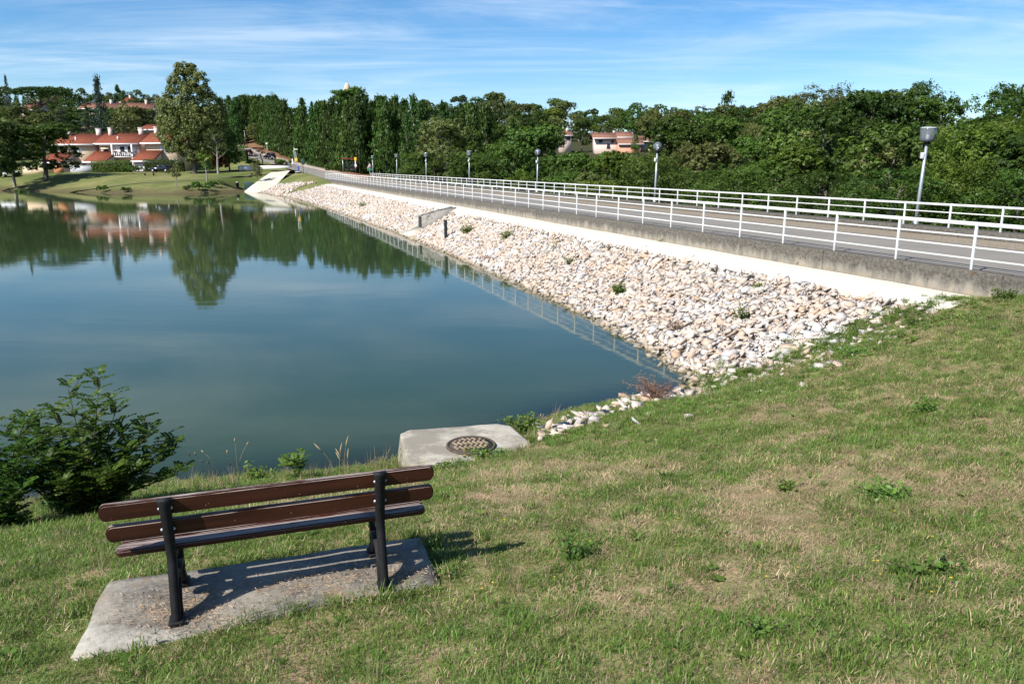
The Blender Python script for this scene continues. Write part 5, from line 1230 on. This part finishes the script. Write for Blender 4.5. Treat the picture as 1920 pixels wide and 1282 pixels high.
loc = sset(442, 142, 0); t = thing("litter_bin", "small dark litter bin left of the information board", "bin", loc); g = G(); g.lathe([(.26, 0), (.28, .8), (.30, .82), (.30, .9), (0, .92)], seg=12); link("body", g.mesh("body", M_IRON, True), t); link("lid", G().box((0, 0, 1.05), (.3, .3, .14), 0, .03).mesh("lid", M_WHITE), t)
t = thing("bollard", "short pale bollard at the edge of the uphill road", "bollard", sset(549, 166, .1)); g = G(); g.lathe([(.14, 0), (.13, 1.2), (0, 1.24)], seg=10); link("body", g.mesh("body", M_WHITE, True), t)
pole_sign("lamp_post", "slim lamp post with white globe between the two uphill cars", "lamp post", sset(503, 180), 3.4, [("globe", (0, 0, 3.5), (.4, .4, .4), M_WHITE)])
pole_sign("lamp_post", "distant grey lamp post at the top of the uphill road", "lamp post", sset(463, 222), 4.5, [("head", (0, 0, 4.5), (.5, .25, .12), M_STEEL)])
# traffic island: white kerb, a cloud pruned pine, two bushes
cx, cy, cz = sset(494, 158, 0); P = [(math.cos(a)*(5.6 if math.cos(a) > 0 else 5.2), math.sin(a)*2.5) for a in np.linspace(0, 2*math.pi, 26)[:-1]]
t = thing("traffic_island", "raised traffic island with white kerb at the road junction", "traffic island", (cx, cy, cz+.02), math.radians(-4))
g = G(); g.prism(P, -.6, .34); link("kerb", g.mesh("kerb", M_WHITE), t); g = G(); g.prism([(x*.92, y*.86) for x, y in P], .2, .42); link("soil_bed", g.mesh("soil_bed", simple("island_soil", (.30, .16, .10), .95)), t)
t = thing("pruned_pine", "cloud pruned pine growing on the traffic island", "tree", (cx-.3, cy-.3, cz+.35)); g = G(); g.tube([(0, 0, -.2), (.3, 0, .9), (-.1, 0, 1.9), (.25, 0, 2.8)], [.14, .12, .09, .04], 7)
c = Crown(5); lobes = ((1.0, 0, 1.6, .55), (-1.1, .2, 1.9, .6), (.5, 0, 2.4, .5), (-.5, 0, 2.75, .5), (.25, 0, 3.1, .55), (-1.9, 0, 2.6, .5), (1.5, .1, 2.2, .4))
for x, y, z, r_ in lobes: c.plate((x, y, z), r_, r_*.8, 0, 90, .22, .2); g.tube([(0, 0, z-.5), (x, y, z-.05)], [.05, .03], 5)
link("trunk", g.mesh("trunk", M_BARK), t); link("crown", c.mesh("crown", L_CON), t)
tree("bush", cx+3.3, cy-.2, 1.3, "round green bush at the right tip of the traffic island", cat="bush", z=cz+.3, wide=1.3); tree("bush", cx-2.6, cy+.2, 1.2, "round green bush at the left side of the traffic island", cat="bush", z=cz+.3, wide=1.2)
p = sset(404, 158); t = tree("bush", p[0], p[1], 3.2, "reddish leaved shrub beside the parking under the leaning tree", cat="bush", wide=.7)
for ch in t.children:
    if ch.name.startswith("crown"): ch.data = ch.data.copy(); ch.data.materials[0] = leaf_mat("red_leaves", (.12, .025, .015), (.28, .07, .04), .25)
for px, Y, hh, lb in ((628, 150, 1.9, "leafy bush at the left side of the bus shelter"), (190, 128.5, 1.2, "low bush on the far lawn shore below the middle house"), (228, 126.5, 1.0, "low bush on the shoreline left of the sapling"), (370, 128.5, 1.8, "shoreline bush under the young tree by the poplar"), (395, 131.5, 1.4, "rounded shoreline bush right of the young tree"), (30, 133, 1.6, "dark shoreline bush under the shade tree"), (345, 127.5, .9, "small shoreline bush left of the larger pair"), (248, 152, 2.0, "dry pale bush between the two clipped hedges")):
    p = sset(px, Y); tree("bush", p[0], p[1], hh*.75, lb, cat="bush", wide=1.0)
# far lawn picnic bench
t = thing("park_bench", "small dark bench standing alone on the far lawn", "bench", sset(278, 147, 0), 0)
for z, y in ((.45, -.1), (.45, .12), (.75, .28)): link("slat", G().box((0, y, z), (2.0, .16, .06)).mesh("slat", M_WOOD), t)
for x in (-.8, .8): link("leg", G().box((x, .05, .22), (.08, .4, .46)).mesh("leg", M_IRON), t)

# ================================================================== LAWN AND NEAR PLANTS
PC = bpy.data.collections.new("lawn_clumps")
def blades(seed, n, rad, hmin, hmax, w, lean, mats, split=1.0, curl=.5, lie=0.):
    """a small clump of bent grass blades: each 2 quads tapering to the tip"""
    r = np.random.RandomState(seed); a = r.rand(n)*2*math.pi; q = np.sqrt(r.rand(n))*rad; base = np.c_[np.cos(a)*q, np.sin(a)*q, np.full(n, -.012)]
    L = r.uniform(hmin, hmax, n); d = r.rand(n)*2*math.pi; dirv = np.c_[np.cos(d), np.sin(d), np.zeros(n)]; side = np.c_[-np.sin(d), np.cos(d), np.zeros(n)]
    th = np.abs(r.normal(size=n))*lean+lie*r.uniform(.6, 1.25, n); c1 = np.minimum(th, 1.5); c2 = np.minimum(th+curl*r.rand(n), 1.9)
    up = np.array([0, 0, 1.]); p1 = base+(dirv*np.sin(c1)[:, None]+up*np.cos(c1)[:, None])*(L*.55)[:, None]; p2 = p1+(dirv*np.sin(c2)[:, None]+up*np.cos(c2)[:, None])*(L*.45)[:, None]
    p1[:, 2] = np.maximum(p1[:, 2], .004+.004*r.rand(n)); p2[:, 2] = np.maximum(p2[:, 2], .004+.01*r.rand(n))
    ww = (w*r.uniform(.6, 1.3, n))[:, None]; V = np.stack([base-side*ww*.5, base+side*ww*.5, p1+side*ww*.42, p1-side*ww*.42, p2], 1).reshape(-1, 3); i = np.arange(n)*5
    mi = (r.rand(n) > split).astype(int); t = np.repeat(np.clip(.5+r.normal(size=n)*.25, 0, 1), 5)
    return mesh_np("grass_clump", V, [np.c_[i, i+1, i+2, i+3], np.c_[i+3, i+2, i+4]], mats, False, {"tint": t}, np.r_[mi, mi])
def rosette(seed, n, L, w, mats, lift=.35):
    r = np.random.RandomState(seed); V = []; F = []
    for k in range(n):
        a = k*2.4+r.rand()*.5; l = L*r.uniform(.6, 1.1); u = np.array([math.cos(a), math.sin(a)]); v = np.array([-u[1], u[0]]); e = lift*r.uniform(.3, 1.3); o = len(V)
        for t, ww in ((0, .15), (.35, .8), (.7, 1.), (1., .05)):
            z = l*(e*t-.35*t*t*e)+.004; c = u*l*t
            V += [(*(c-v*w*ww*.5), z), (*(c+v*w*ww*.5), z)]
        F += [(o+2*j, o+2*j+1, o+2*j+3, o+2*j+2) for j in range(3)]
    return mesh_np("grass_clump", V, np.array(F), mats, False, {"tint": np.full(len(V), .55)})
GS = [L_GRASS, L_STRAW]
protos = [blades(1, 120, .15, .03, .068, .0048, .85, GS, .96, .8), blades(2, 120, .15, .028, .06, .0048, .95, GS, .93, .8), blades(3, 110, .16, .028, .058, .0045, .95, GS, .68, .8),
          blades(4, 110, .16, .03, .065, .0038, .4, GS, .18, .5, 1.15), blades(5, 110, .16, .035, .08, .0034, .25, GS, .08, .3, 1.35), blades(6, 110, .15, .03, .06, .0042, .6, GS, .45, .7, .9),
          blades(7, 48, .06, .07, .15, .0062, .45, GS, .92, .8), blades(8, 40, .05, .09, .19, .0065, .5, GS, .85, .8),
          rosette(9, 9, .085, .032, [L_WEED]), rosette(10, 12, .06, .03, [L_WEED], .7), rosette(12, 16, .11, .016, [L_WEED], .9),
          blades(13, 14, .05, .16, .34, .0028, .25, [L_STRAW], 1., .35)]
for k, m in enumerate(protos): PC.objects.link(bpy.data.objects.new("grass_clump_%02d" % k, m))
gr_ = np.random.RandomState(77)
def dryness(x, y):
    d = .535+(fbm(x*.42+3, y*.42+8, 4)-.5)*.55+(fbm(x*1.5+40, y*1.5, 3)-.5)*.62+(vnoise(x*4.3, y*4.3)-.5)*.10+.012
    edge = np.exp(-np.maximum(0, (y-(11.4+.42*x))+1.6)*1.0) if False else 0
    bl = (11.0+.47*x)-y                     # distance inland of the stony edge
    d = d-.16*np.exp(-np.abs(bl-.6)/1.0)*(x > .5)-.10*sst(1.0, -3.0, x)+.06*sst(2.5, 5.5, x)
    return d
gp = []
def sow(x0, x1, y0, y1, dens, smul):
    n = int((x1-x0)*(y1-y0)*dens); x = gr_.uniform(x0, x1, n); y = gr_.uniform(y0, y1, n)
    px, py = topix(np.c_[x, y, H(x, y)]); ok = (px > -260) & (px < 2200) & (py < 1500)
    z = H(x, y); ok &= (z > .03); a, c = ac(x, y)
    ok &= (z > face(a, c)-.12) | (c < wline(a)-.2) | (a < -1.2); ok &= (c < -.30)
    for k in range(len(_poly)): pass
    def inside(P, xx, yy, m):
        ins = np.ones(len(xx), bool)
        for i in range(len(P)):
            (xa, ya), (xb, yb) = P[i], P[(i+1) % len(P)]; L = math.hypot(xb-xa, yb-ya); ins &= ((xb-xa)*(yy-ya)-(yb-ya)*(xx-xa))/L > -m
        return ins
    ragged = .07*vnoise(x*9, y*9)-.045
    ok &= ~inside(_poly, x, y, 0) | inside(_poly, x, y, 0) & False
    blkp = [(-1.42, 9.66), (-1.10, 9.60), (.10, 10.25), (.28, 10.55), (-.02, 11.28), (-.22, 11.42), (-1.58, 11.12), (-1.68, 10.95)]
    ok &= ~inside(blkp, x, y, .02)
    x, y, z = x[ok], y[ok], z[ok]; n = len(x); D = dryness(x, y); u = gr_.rand(n)
    idx = np.where(D+gr_.normal(size=n)*.08 < .588, gr_.choice([0, 0, 1, 1, 2], n), np.where(D+gr_.normal(size=n)*.08 < .65, gr_.choice([1, 2, 2, 5, 3], n), gr_.choice([3, 4, 4, 5, 3], n)))
    D2 = np.exp(-((x-3.05)/.55)**2-((y-11.15)/.22)**2); bare = (D > .66) & (gr_.rand(n) < .35); sp = gr_.rand(n)
    idx = np.where(sp < .035, gr_.choice([6, 7, 8, 9, 10], n, p=[.25, .08, .32, .30, .05]), idx); idx = np.where((sp > .035) & (sp < .040), 11, idx)
    edgew = (np.abs((11.0+.47*x)-y-.3) < 1.0) & (x > .5) & (gr_.rand(n) < .45); idx = np.where(edgew, gr_.choice([8, 9, 9, 10, 6], n), idx)
    shore_tall = (z < .55) & (x < .4) & (gr_.rand(n) < .22); idx = np.where(shore_tall, gr_.choice([6, 7, 7, 11], n), idx)
    s = smul*gr_.uniform(.65, 1.08, n); k = ~bare & (gr_.rand(n) > D2*1.1)
    gp.append(np.c_[x, y, z, gr_.uniform(0, 6.28, n), s, idx][k])
sow(-6.5, 5.5, 1.6, 6.2, 170, .95); sow(-9, 8, 6.2, 10.5, 130, 1.05); sow(5.5, 10.5, 3, 6.2, 100, 1.1); sow(-2.2, 13, 10.5, 17, 92, 1.25); sow(8, 14, 5, 10.5, 74, 1.25)
# ragged fringe of taller grass round the bench slab
for k in range(len(_poly)):
    (xa, ya), (xb, yb) = _poly[k], _poly[(k+1) % 4]
    n = int(math.hypot(xb-xa, yb-ya)*(34 if k != 3 else 10)); t = gr_.rand(n); x = xa+(xb-xa)*t; y = ya+(yb-ya)*t; L = math.hypot(xb-xa, yb-ya); nx, ny = (yb-ya)/L, -(xb-xa)/L
    o_ = .055+.05*gr_.rand(n)-.075*(vnoise(x*5+2, y*5) > .60); x += nx*o_; y += ny*o_
    gp.append(np.c_[x, y, H(x, y), gr_.uniform(0, 6.28, n), gr_.uniform(.7, 1.1, n), gr_.choice([0, 1, 2, 5, 6], n)])
_bl = [hit_face(px, py) for px, py in ((1300, 742), (1400, 715), (1500, 685), (1560, 655), (1650, 620), (1720, 592), (1790, 567))]
n = 620; u = gr_.uniform(0, 5.999, n); k0 = u.astype(int); ff = u-k0; B3 = np.array(_bl); q = B3[k0]*(1-ff)[:, None]+B3[k0+1]*ff[:, None]; o_ = np.abs(gr_.normal(size=n))*.34*(.4+1.2*vnoise(u*2.3, 4.4))
x = q[:, 0]-.25*o_+gr_.normal(size=n)*.1; y = q[:, 1]+o_; lift = np.c_[x, y, np.zeros(n), gr_.uniform(0, 6.28, n), gr_.uniform(.8, 1.4, n), gr_.choice([8, 9, 9, 6, 0, 0], n)]
gp.append(lift)
gp = np.concatenate(gp); gz = H(gp[:, 0], gp[:, 1]); _ga, _gc = ac(gp[:, 0], gp[:, 1]); _gf = face(_ga, _gc); gz = np.where((_ga > -2) & (_gc > wline(_ga)) & (_gf > gz) & (_gf-gz < .9) & (gp[:, 1] > 12.5), _gf+.03, gz)
me = bpy.data.meshes.new("grass"); me.vertices.add(len(gp)); me.vertices.foreach_set("co", np.c_[gp[:, 0], gp[:, 1], gz].astype(np.float32).ravel())
a_ = me.attributes.new("turn", 'FLOAT_VECTOR', 'POINT'); a_.data.foreach_set("vector", np.c_[gr_.normal(size=len(gp))*.12, gr_.normal(size=len(gp))*.12, gp[:, 3]].astype(np.float32).ravel())
a_ = me.attributes.new("size", 'FLOAT', 'POINT'); a_.data.foreach_set("value", gp[:, 4].astype(np.float32))
a_ = me.attributes.new("pick", 'INT', 'POINT'); a_.data.foreach_set("value", gp[:, 5].astype(np.int32))
ng = bpy.data.node_groups.new("sow_grass", 'GeometryNodeTree'); ng.interface.new_socket("Geometry", in_out='INPUT', socket_type='NodeSocketGeometry'); ng.interface.new_socket("Geometry", in_out='OUTPUT', socket_type='NodeSocketGeometry')
gi, go = ng.nodes.new("NodeGroupInput"), ng.nodes.new("NodeGroupOutput"); ip = ng.nodes.new("GeometryNodeInstanceOnPoints"); ci = ng.nodes.new("GeometryNodeCollectionInfo")
ci.inputs["Collection"].default_value = PC; ci.inputs["Separate Children"].default_value = True; ci.inputs["Reset Children"].default_value = True
ip.inputs["Pick Instance"].default_value = True
def nattr(nm, ty):
    n = ng.nodes.new("GeometryNodeInputNamedAttribute"); n.data_type = ty; n.inputs["Name"].default_value = nm; return n.outputs["Attribute"]
ng.links.new(gi.outputs[0], ip.inputs["Points"]); ng.links.new(ci.outputs[0], ip.inputs["Instance"]); ng.links.new(nattr("pick", 'INT'), ip.inputs["Instance Index"])
ng.links.new(nattr("turn", 'FLOAT_VECTOR'), ip.inputs["Rotation"]); ng.links.new(nattr("size", 'FLOAT'), ip.inputs["Scale"]); ng.links.new(ip.outputs[0], go.inputs[0])
o = link("grass", me); md = o.modifiers.new("sow", 'NODES'); md.node_group = ng; tag(o, "short half dry lawn grass on the near bank", "grass", None, "stuff")

# ---- pinnate shrubs
def pinnate(r, g, base, dirv, L, nl, ll, lw):
    """compound leaf: a drooping stalk with paired oval leaflets"""
    d = dirv/np.linalg.norm(dirv); side = np.cross(d, [0, 0, 1.]); side /= np.linalg.norm(side)+1e-9; upv = np.cross(side, d); C = []; N = []; T = []
    for k in range(nl):
        t = .22+.78*k/(nl-1); p = base+d*L*t+np.array([0, 0, -.26*L*t*t])
        for sg in (-1, 1):
            l = ll*(1-.35*abs(t-.55)); tp = side*sg*.9+d*.35; tp /= np.linalg.norm(tp); n = upv+r.normal(size=3)*.45; w = np.cross(n, tp); w /= np.linalg.norm(w)
            g.append(np.stack([p, p+tp*l*.35+w*lw*.5, p+tp*l*.75+w*lw*.42, p+tp*l, p+tp*l*.75-w*lw*.42, p+tp*l*.35-w*lw*.5]))
def robinia(label, loc, stems, seed, leaf=(.16, 8, .042, .021), nleaf=26, mat=L_ROB, cat="shrub", name="robinia_shrub"):
    r = np.random.RandomState(seed); t = thing(name, label, cat, loc); tw = G(); LV = []; TT = []
    for (dx, dy, h) in stems:
        P = np.array([[0, 0, -.2], [dx*.25, dy*.25, h*.35], [dx*.6, dy*.6, h*.7], [dx, dy, h]]); S = spline([*P], .08); tw.tube(S, np.linspace(.012, .003, len(S)), 5)
        for k in range(nleaf):
            q = .18+.82*(k+r.rand())/nleaf; b = S[min(int(q*len(S)), len(S)-1)]; a = k*2.4+r.rand()
            if k % 4 == 0 and q < .9:      # side twig bearing its own leaves
                e = b+np.array([math.cos(a), math.sin(a), .55])*h*.26*r.uniform(.6, 1.2); tw.tube([b, (b+e)/2+[0, 0, .02], e], [.005, .004, .002], 4)
                for j in range(6):
                    bb = b+(e-b)*(.25+.15*j); aa = a+j*2.2; n0 = len(LV); pinnate(r, LV, bb, np.array([math.cos(aa), math.sin(aa), .45+.3*r.rand()]), leaf[0]*r.uniform(.7, 1.1), leaf[1], leaf[2], leaf[3]); TT += [r.uniform(.2, .75)]*(len(LV)-n0)
            n0 = len(LV); pinnate(r, LV, b, np.array([math.cos(a), math.sin(a), .35+.5*q]), leaf[0]*r.uniform(.7, 1.15), leaf[1], leaf[2], leaf[3]); TT += [r.uniform(.15, .85)*(.6+.4*q)]*(len(LV)-n0)
    A = np.array(LV); n = len(A); V = A.reshape(-1, 3); i = np.arange(n)*6
    link("twigs", tw.mesh("twigs", M_STEM), t)
    link("leaves", mesh_np("leaves", V, [np.c_[i, i+1, i+2, i+3], np.c_[i, i+3, i+4, i+5]], mat, False, {"tint": np.repeat(np.array(TT), 6)}), t); return t
def ground_hit(px, py):
    lo = 1.0; r = ray(px, py); ts = np.linspace(1.5, 40, 3000); p = r[None]*(ts/r[1])[:, None]+[0, 0, EYE]; d = p[:, 2]-H(p[:, 0], p[:, 1]); k = np.argmax(d < 0); return p[k]
b = ground_hit(105, 985); sr = random.Random(3)
st = [(a_*1.0, b_, h_*(.86 if h_ > 1.5 else .74)) for a_, b_, h_ in [(.30, -.1, 1.75), (-.12, .05, 1.58), (-.55, .0, 1.42), (.62, .1, 1.15), (-.95, .1, 1.25), (.82, .2, .95), (.15, -.3, 1.2), (-.35, -.35, 1.1), (.45, -.4, .85), (-.8, -.35, .85), (-1.3, .0, 1.0), (.95, .0, .62), (0, -.45, .75), (.5, .3, 1.1), (-.5, .4, 1.3), (.2, .3, 1.4), (-.7, .2, 1.2), (.35, .1, 1.15), (.0, .2, 1.25), (-1.1, -.2, 1.0), (.6, -.2, .8), (.78, .15, .8)]]
robinia("big dark leafy robinia shrub on the bank at the left end of the bench", (b[0]+.05, b[1]+.55, h1(b[0], b[1]+.55)), st, 6, (.185, 10, .036, .018), 38)
b = ground_hit(20, 1000); robinia("low dense robinia thicket spilling past the left edge beside the big shrub", (b[0]-.35, b[1]+.35, h1(b[0]-.3, b[1]+.3)), [(-.3, 0, .95), (.3, .1, .8), (0, -.3, .7), (.55, .2, .75), (-.6, .2, .9), (.15, .35, .95), (.4, -.2, .5)], 7, (.18, 9, .036, .018), 30)
b = ground_hit(560, 903); robinia("small robinia sprout standing behind the bench near the lake", (b[0], b[1], h1(b[0], b[1])-.02), [(.10, 0, .40), (-.12, 0, .32), (.02, .05, .3)], 8, (.17, 7, .05, .026), 7, L_WEED, "plant", "robinia_sprout")
# ---- weeds: leafy heaps
def leafy_weed(label, loc, w, h, n, leaf, mat, seed, flowers=0, name="weed_plant", cat="plant", stalks=7):
    r = np.random.RandomState(seed); t = thing(name, label, cat, loc); tw = G(); C = []
    for k in range(stalks):
        a = k*2.4+r.rand(); d = w*r.uniform(.2, 1.); e = np.array([math.cos(a)*d, math.sin(a)*d*.8, h*r.uniform(.55, 1.05)*(1-.35*d/w)]); tw.tube([(0, 0, -.05), e*[.5, .5, .6], e], [.006, .004, .002], 4)
        m = n//stalks; q = r.rand(m)**.7; C.append(e[None]*q[:, None]*np.c_[q**.3, q**.3, np.ones(m)]+r.normal(size=(m, 3))*leaf*.9)
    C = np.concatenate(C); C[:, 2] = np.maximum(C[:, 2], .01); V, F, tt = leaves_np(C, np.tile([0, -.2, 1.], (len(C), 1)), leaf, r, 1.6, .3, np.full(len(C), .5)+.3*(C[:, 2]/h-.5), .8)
    link("stems", tw.mesh("stems", M_STEM), t); link("leaves", mesh_np("leaves", V, F, mat, False, {"tint": tt}), t)
    for k in range(flowers):
        p = C[r.randint(len(C))]; g = G(); rd = .014
        for q in range(7): a = q*.9; g.add([(0, 0, 0), (math.cos(a)*rd, math.sin(a)*rd, .004), (math.cos(a+.5)*rd, math.sin(a+.5)*rd, .004)], (), [(0, 1, 2)])
        me = g.mesh("flower", M_PETAL); o = link("flower", me, t, (p[0], p[1], p[2]+.025))
    return t
def put(px, py): b = ground_hit(px, py); return (b[0], b[1], h1(b[0], b[1]))
leafy_weed("dense leafy green weed heap between the concrete block and the loose stones", put(985, 812), .42, .36, 900, .05, L_WEED, 21, 7, stalks=14)
leafy_weed("green yellow flowered weed growing over the front edge of the manhole block", put(905, 862), .5, .16, 600, .045, L_WEED, 22, 6, stalks=14)
leafy_weed("low flowering weed at the front left corner of the manhole block", put(830, 885), .32, .16, 260, .035, L_WEED, 23, 6, stalks=10)
for px, py, w, h, n, lf, lb in ((1075, 1050, .16, .22, 260, .03, "dark green upright weed in the middle of the lawn"), (1668, 935, .28, .08, 420, .035, "flat bright green weed patch in the lawn under the slope"), (1475, 918, .16, .08, 200, .03, "small brownish weed tuft in the lawn"), (1740, 772, .24, .12, 300, .04, "dark weed clump on the upper right lawn"), (1610, 665, .5, .14, 700, .04, "spreading green weed at the stone edge with yellow flowers"), (1450, 690, .55, .14, 800, .04, "spreading green weed among white stones at the lawn edge"), (1720, 610, .4, .12, 500, .04, "green weed patch at the top of the stone edge"), (1885, 562, .35, .2, 420, .05, "green weeds against the kerb wall at the right edge"), (1350, 735, .5, .13, 700, .04, "low green weed mat beside the dried bush"), (120, 965, .5, .3, 700, .05, "nettle like weeds under the big robinia shrub"), (480, 905, .35, .22, 330, .05, "green waterside weeds behind the middle of the bench"), (1430, 1190, .2, .1, 160, .03, "small pale green weed in the lower lawn"), (1750, 1080, .3, .08, 260, .035, "low clover like patch in the right lawn")):
    leafy_weed(lb, put(px, py), w, h, n, lf, L_WEED, px, 3 if "yellow" in lb else 0)
L_RED = leaf_mat("dry_red_grass", (.16, .07, .035), (.36, .20, .12), .2)
for px, py, w, h, n, lf, m, lb in ((1160, 553, .34, .42, 800, .06, L_WEED, "bright green bushy plant growing alone in the stones"), (877, 437, .5, .42, 500, .09, L_LIME, "yellow green plant among the stones right of the black post"), (950, 448, .4, .5, 330, .09, L_OLIVE, "grey green plant among the stones under the gravel strip"), (1390, 600, .28, .42, 200, .06, L_WEED, "sparse tall green weed on the stones below the gravel strip"), (1265, 622, .26, .40, 420, .035, L_RED, "dry reddish tuft on the lower stones"), (1068, 495, .4, .45, 330, .05, L_OLIVE, "thin dry plant on the middle of the stones"), (1423, 540, .22, .16, 140, .05, L_WEED, "little green tuft on the upper stones"), (1040, 470, .2, .6, 110, .05, L_OLIVE, "single tall stalk weed on the stones"), (681, 388, .55, .5, 300, .11, L_OLIVE, "grey plant on the far stones"), (912, 488, .4, .3, 220, .07, L_RED, "brownish dry tuft near the waterline stones"), (1240, 455, .2, .14, 120, .05, L_OLIVE, "tiny weed at the edge of the gravel strip")):
    q = hit_face(px, py); leafy_weed(lb, (q[0], q[1], q[2]-.02), w, h, n, lf, m, px+1)
# dried bush at the corner of the lake
r = np.random.RandomState(31); q = put(1228, 752); t = thing("dried_bush", "dried brown tangled bush at the lake corner by the stones", "bush", q); g = G()
for k in range(70):
    a = r.rand()*6.28; d = r.uniform(.1, .42); e = np.array([math.cos(a)*d, math.sin(a)*d*.8, r.uniform(.1, .42)]); m = e*.5+r.normal(size=3)*.07; P = spline([(0, 0, 0), m, e], .05); g.tube(P, np.linspace(.007, .0025, len(P)), 4, False)
    for j in range(3):
        b_ = P[r.randint(len(P)//2, len(P))]; e2 = b_+r.normal(size=3)*.09; g.tube([b_, (b_+e2)/2+r.normal(size=3)*.015, e2], [.003, .0025, .002], 4, False)
link("twigs", g.mesh("twigs", simple("dry_twig", (.20, .11, .075), .95, 0, .3, 20)), t)
g = G()
for (dx, dz) in ((-.55, .34), (-.42, .46), (-.3, .52), (-.05, .5), (-.62, .12)):
    P = spline([(0, 0, .05), (dx*.5, .02, dz*.75), (dx, .0, dz)], .05); g.tube(P, np.linspace(.007, .003, len(P)), 4, False)
    for j in range(9):
        b_ = P[int(len(P)*(.45+.06*j)) if int(len(P)*(.45+.06*j)) < len(P) else -1]; e2 = b_+np.array([r.normal()*.07, r.normal()*.05, r.uniform(-.06, .06)]); g.tube([b_, e2], [.003, .002], 4, False)
        g.box(tuple(e2), (.016, .016, .016), r.rand()*3)
link("branches", g.mesh("branches", simple("dry_branch", (.30, .19, .13), .95, 0, .2, 20)), t)
# tall seed stalks by the water
def stalks(label, px, py, n, h, spread, mat, head, seed):
    q = put(px, py); r = np.random.RandomState(seed); t = thing("grass_stalks", label, "grass stalks", (q[0], q[1], q[2])); 
    for k in range(n):
        x, y = r.normal()*spread, r.normal()*spread*.6; hh = h*r.uniform(.6, 1.05); l = r.normal()*.12; g = G(); P = spline([(x, y, -.03), (x+l*.3, y, hh*.6), (x+l, y, hh)], .05); g.tube(P, np.linspace(.003, .0014, len(P)), 4, False)
        if head: 
            e = P[-1]; d = (P[-1]-P[-3]); d /= np.linalg.norm(d); g.tube([e-d*head*.6, e-d*head*.1, e+d*head*.4], [.003, .011, .002], 5)
        link("stalk", g.mesh("stalk", mat), t)
M_STRAWS = simple("straw_stalk", (.36, .27, .15), .9, 0, .2, 30); M_GSTALK = simple("green_stalk", (.10, .15, .04), .9, 0, .2, 30)
stalks("brown plumed grass stalks behind the bench against the water", 635, 900, 6, .55, .07, M_STRAWS, .16, 1); stalks("thin pale stalks behind the bench left of the robinia sprout", 440, 925, 9, .62, .22, M_STRAWS, .05, 2)
stalks("single leaning straw left of the manhole block", 705, 890, 2, .52, .05, M_STRAWS, 0, 3); stalks("thin stalks beside the manhole block corner", 745, 880, 6, .3, .08, M_GSTALK, .02, 4); stalks("dry stalks at the right end of the weed heap", 1040, 800, 4, .28, .1, M_STRAWS, 0, 5)
# tiny yellow flowers dotted over the lawn: too small to pick apart
fp_ = []; r = np.random.RandomState(41); g = G()
for k in range(60):
    px, py = r.uniform(900, 1920), r.uniform(590, 1150)
    if py < 640+ (1920-px)*.22 - 60: continue
    b = ground_hit(px, py); 
    if b[2] < .1 or b[1] > 17: continue
    z = h1(b[0], b[1])+r.uniform(.03, .06); rd = r.uniform(.005, .010)
    for q in range(5): a = q*1.256; g.add([(b[0], b[1], z), (b[0]+math.cos(a)*rd, b[1]+math.sin(a)*rd, z+.003), (b[0]+math.cos(a+.8)*rd, b[1]+math.sin(a+.8)*rd, z+.003)], (), [(0, 1, 2)])
tag(link("lawn_flowers", g.mesh("lawn_flowers", M_PETAL)), "tiny yellow flowers dotted over the lawn", "flowers", None, "stuff")
# dry grass litter swept onto the bench slab
V = []; F = []
for k in range(2200):
    c_ = [(-1.85, 4.05), (-.80, 4.55), (-1.3, 4.45), (-2.0, 4.2)][r.randint(4)]; x, y = c_[0]+r.normal()*.20, c_[1]+r.normal()*.10; a = r.rand()*6.28; L = r.uniform(.012, .045)
    z = 1.817+r.uniform(0, .012); u = np.array([math.cos(a), math.sin(a)])*L/2; v = np.array([-u[1], u[0]])/L*.0013; o = len(V); V += [(x-u[0]-v[0], y-u[1]-v[1], z), (x+u[0]-v[0], y+u[1]-v[1], z+r.normal()*.004), (x+u[0]+v[0], y+u[1]+v[1], z), (x-u[0]+v[0], y-u[1]+v[1], z)]; F.append((o, o+1, o+2, o+3))
tag(link("dry_litter", mesh_np("dry_litter", V, np.array(F), L_STRAW, False, {"tint": r.rand(len(V))})), "dry straw litter on the bench slab", "litter", None, "stuff")

q = put(245, 1262); t = thing("dock_plant", "long leaved green dock plant at the bottom left before the bench slab", "plant", q)
me = rosette(71, 18, .13, .013, [L_WEED], .75); me.name = "leaves"; link("leaves", me, t)
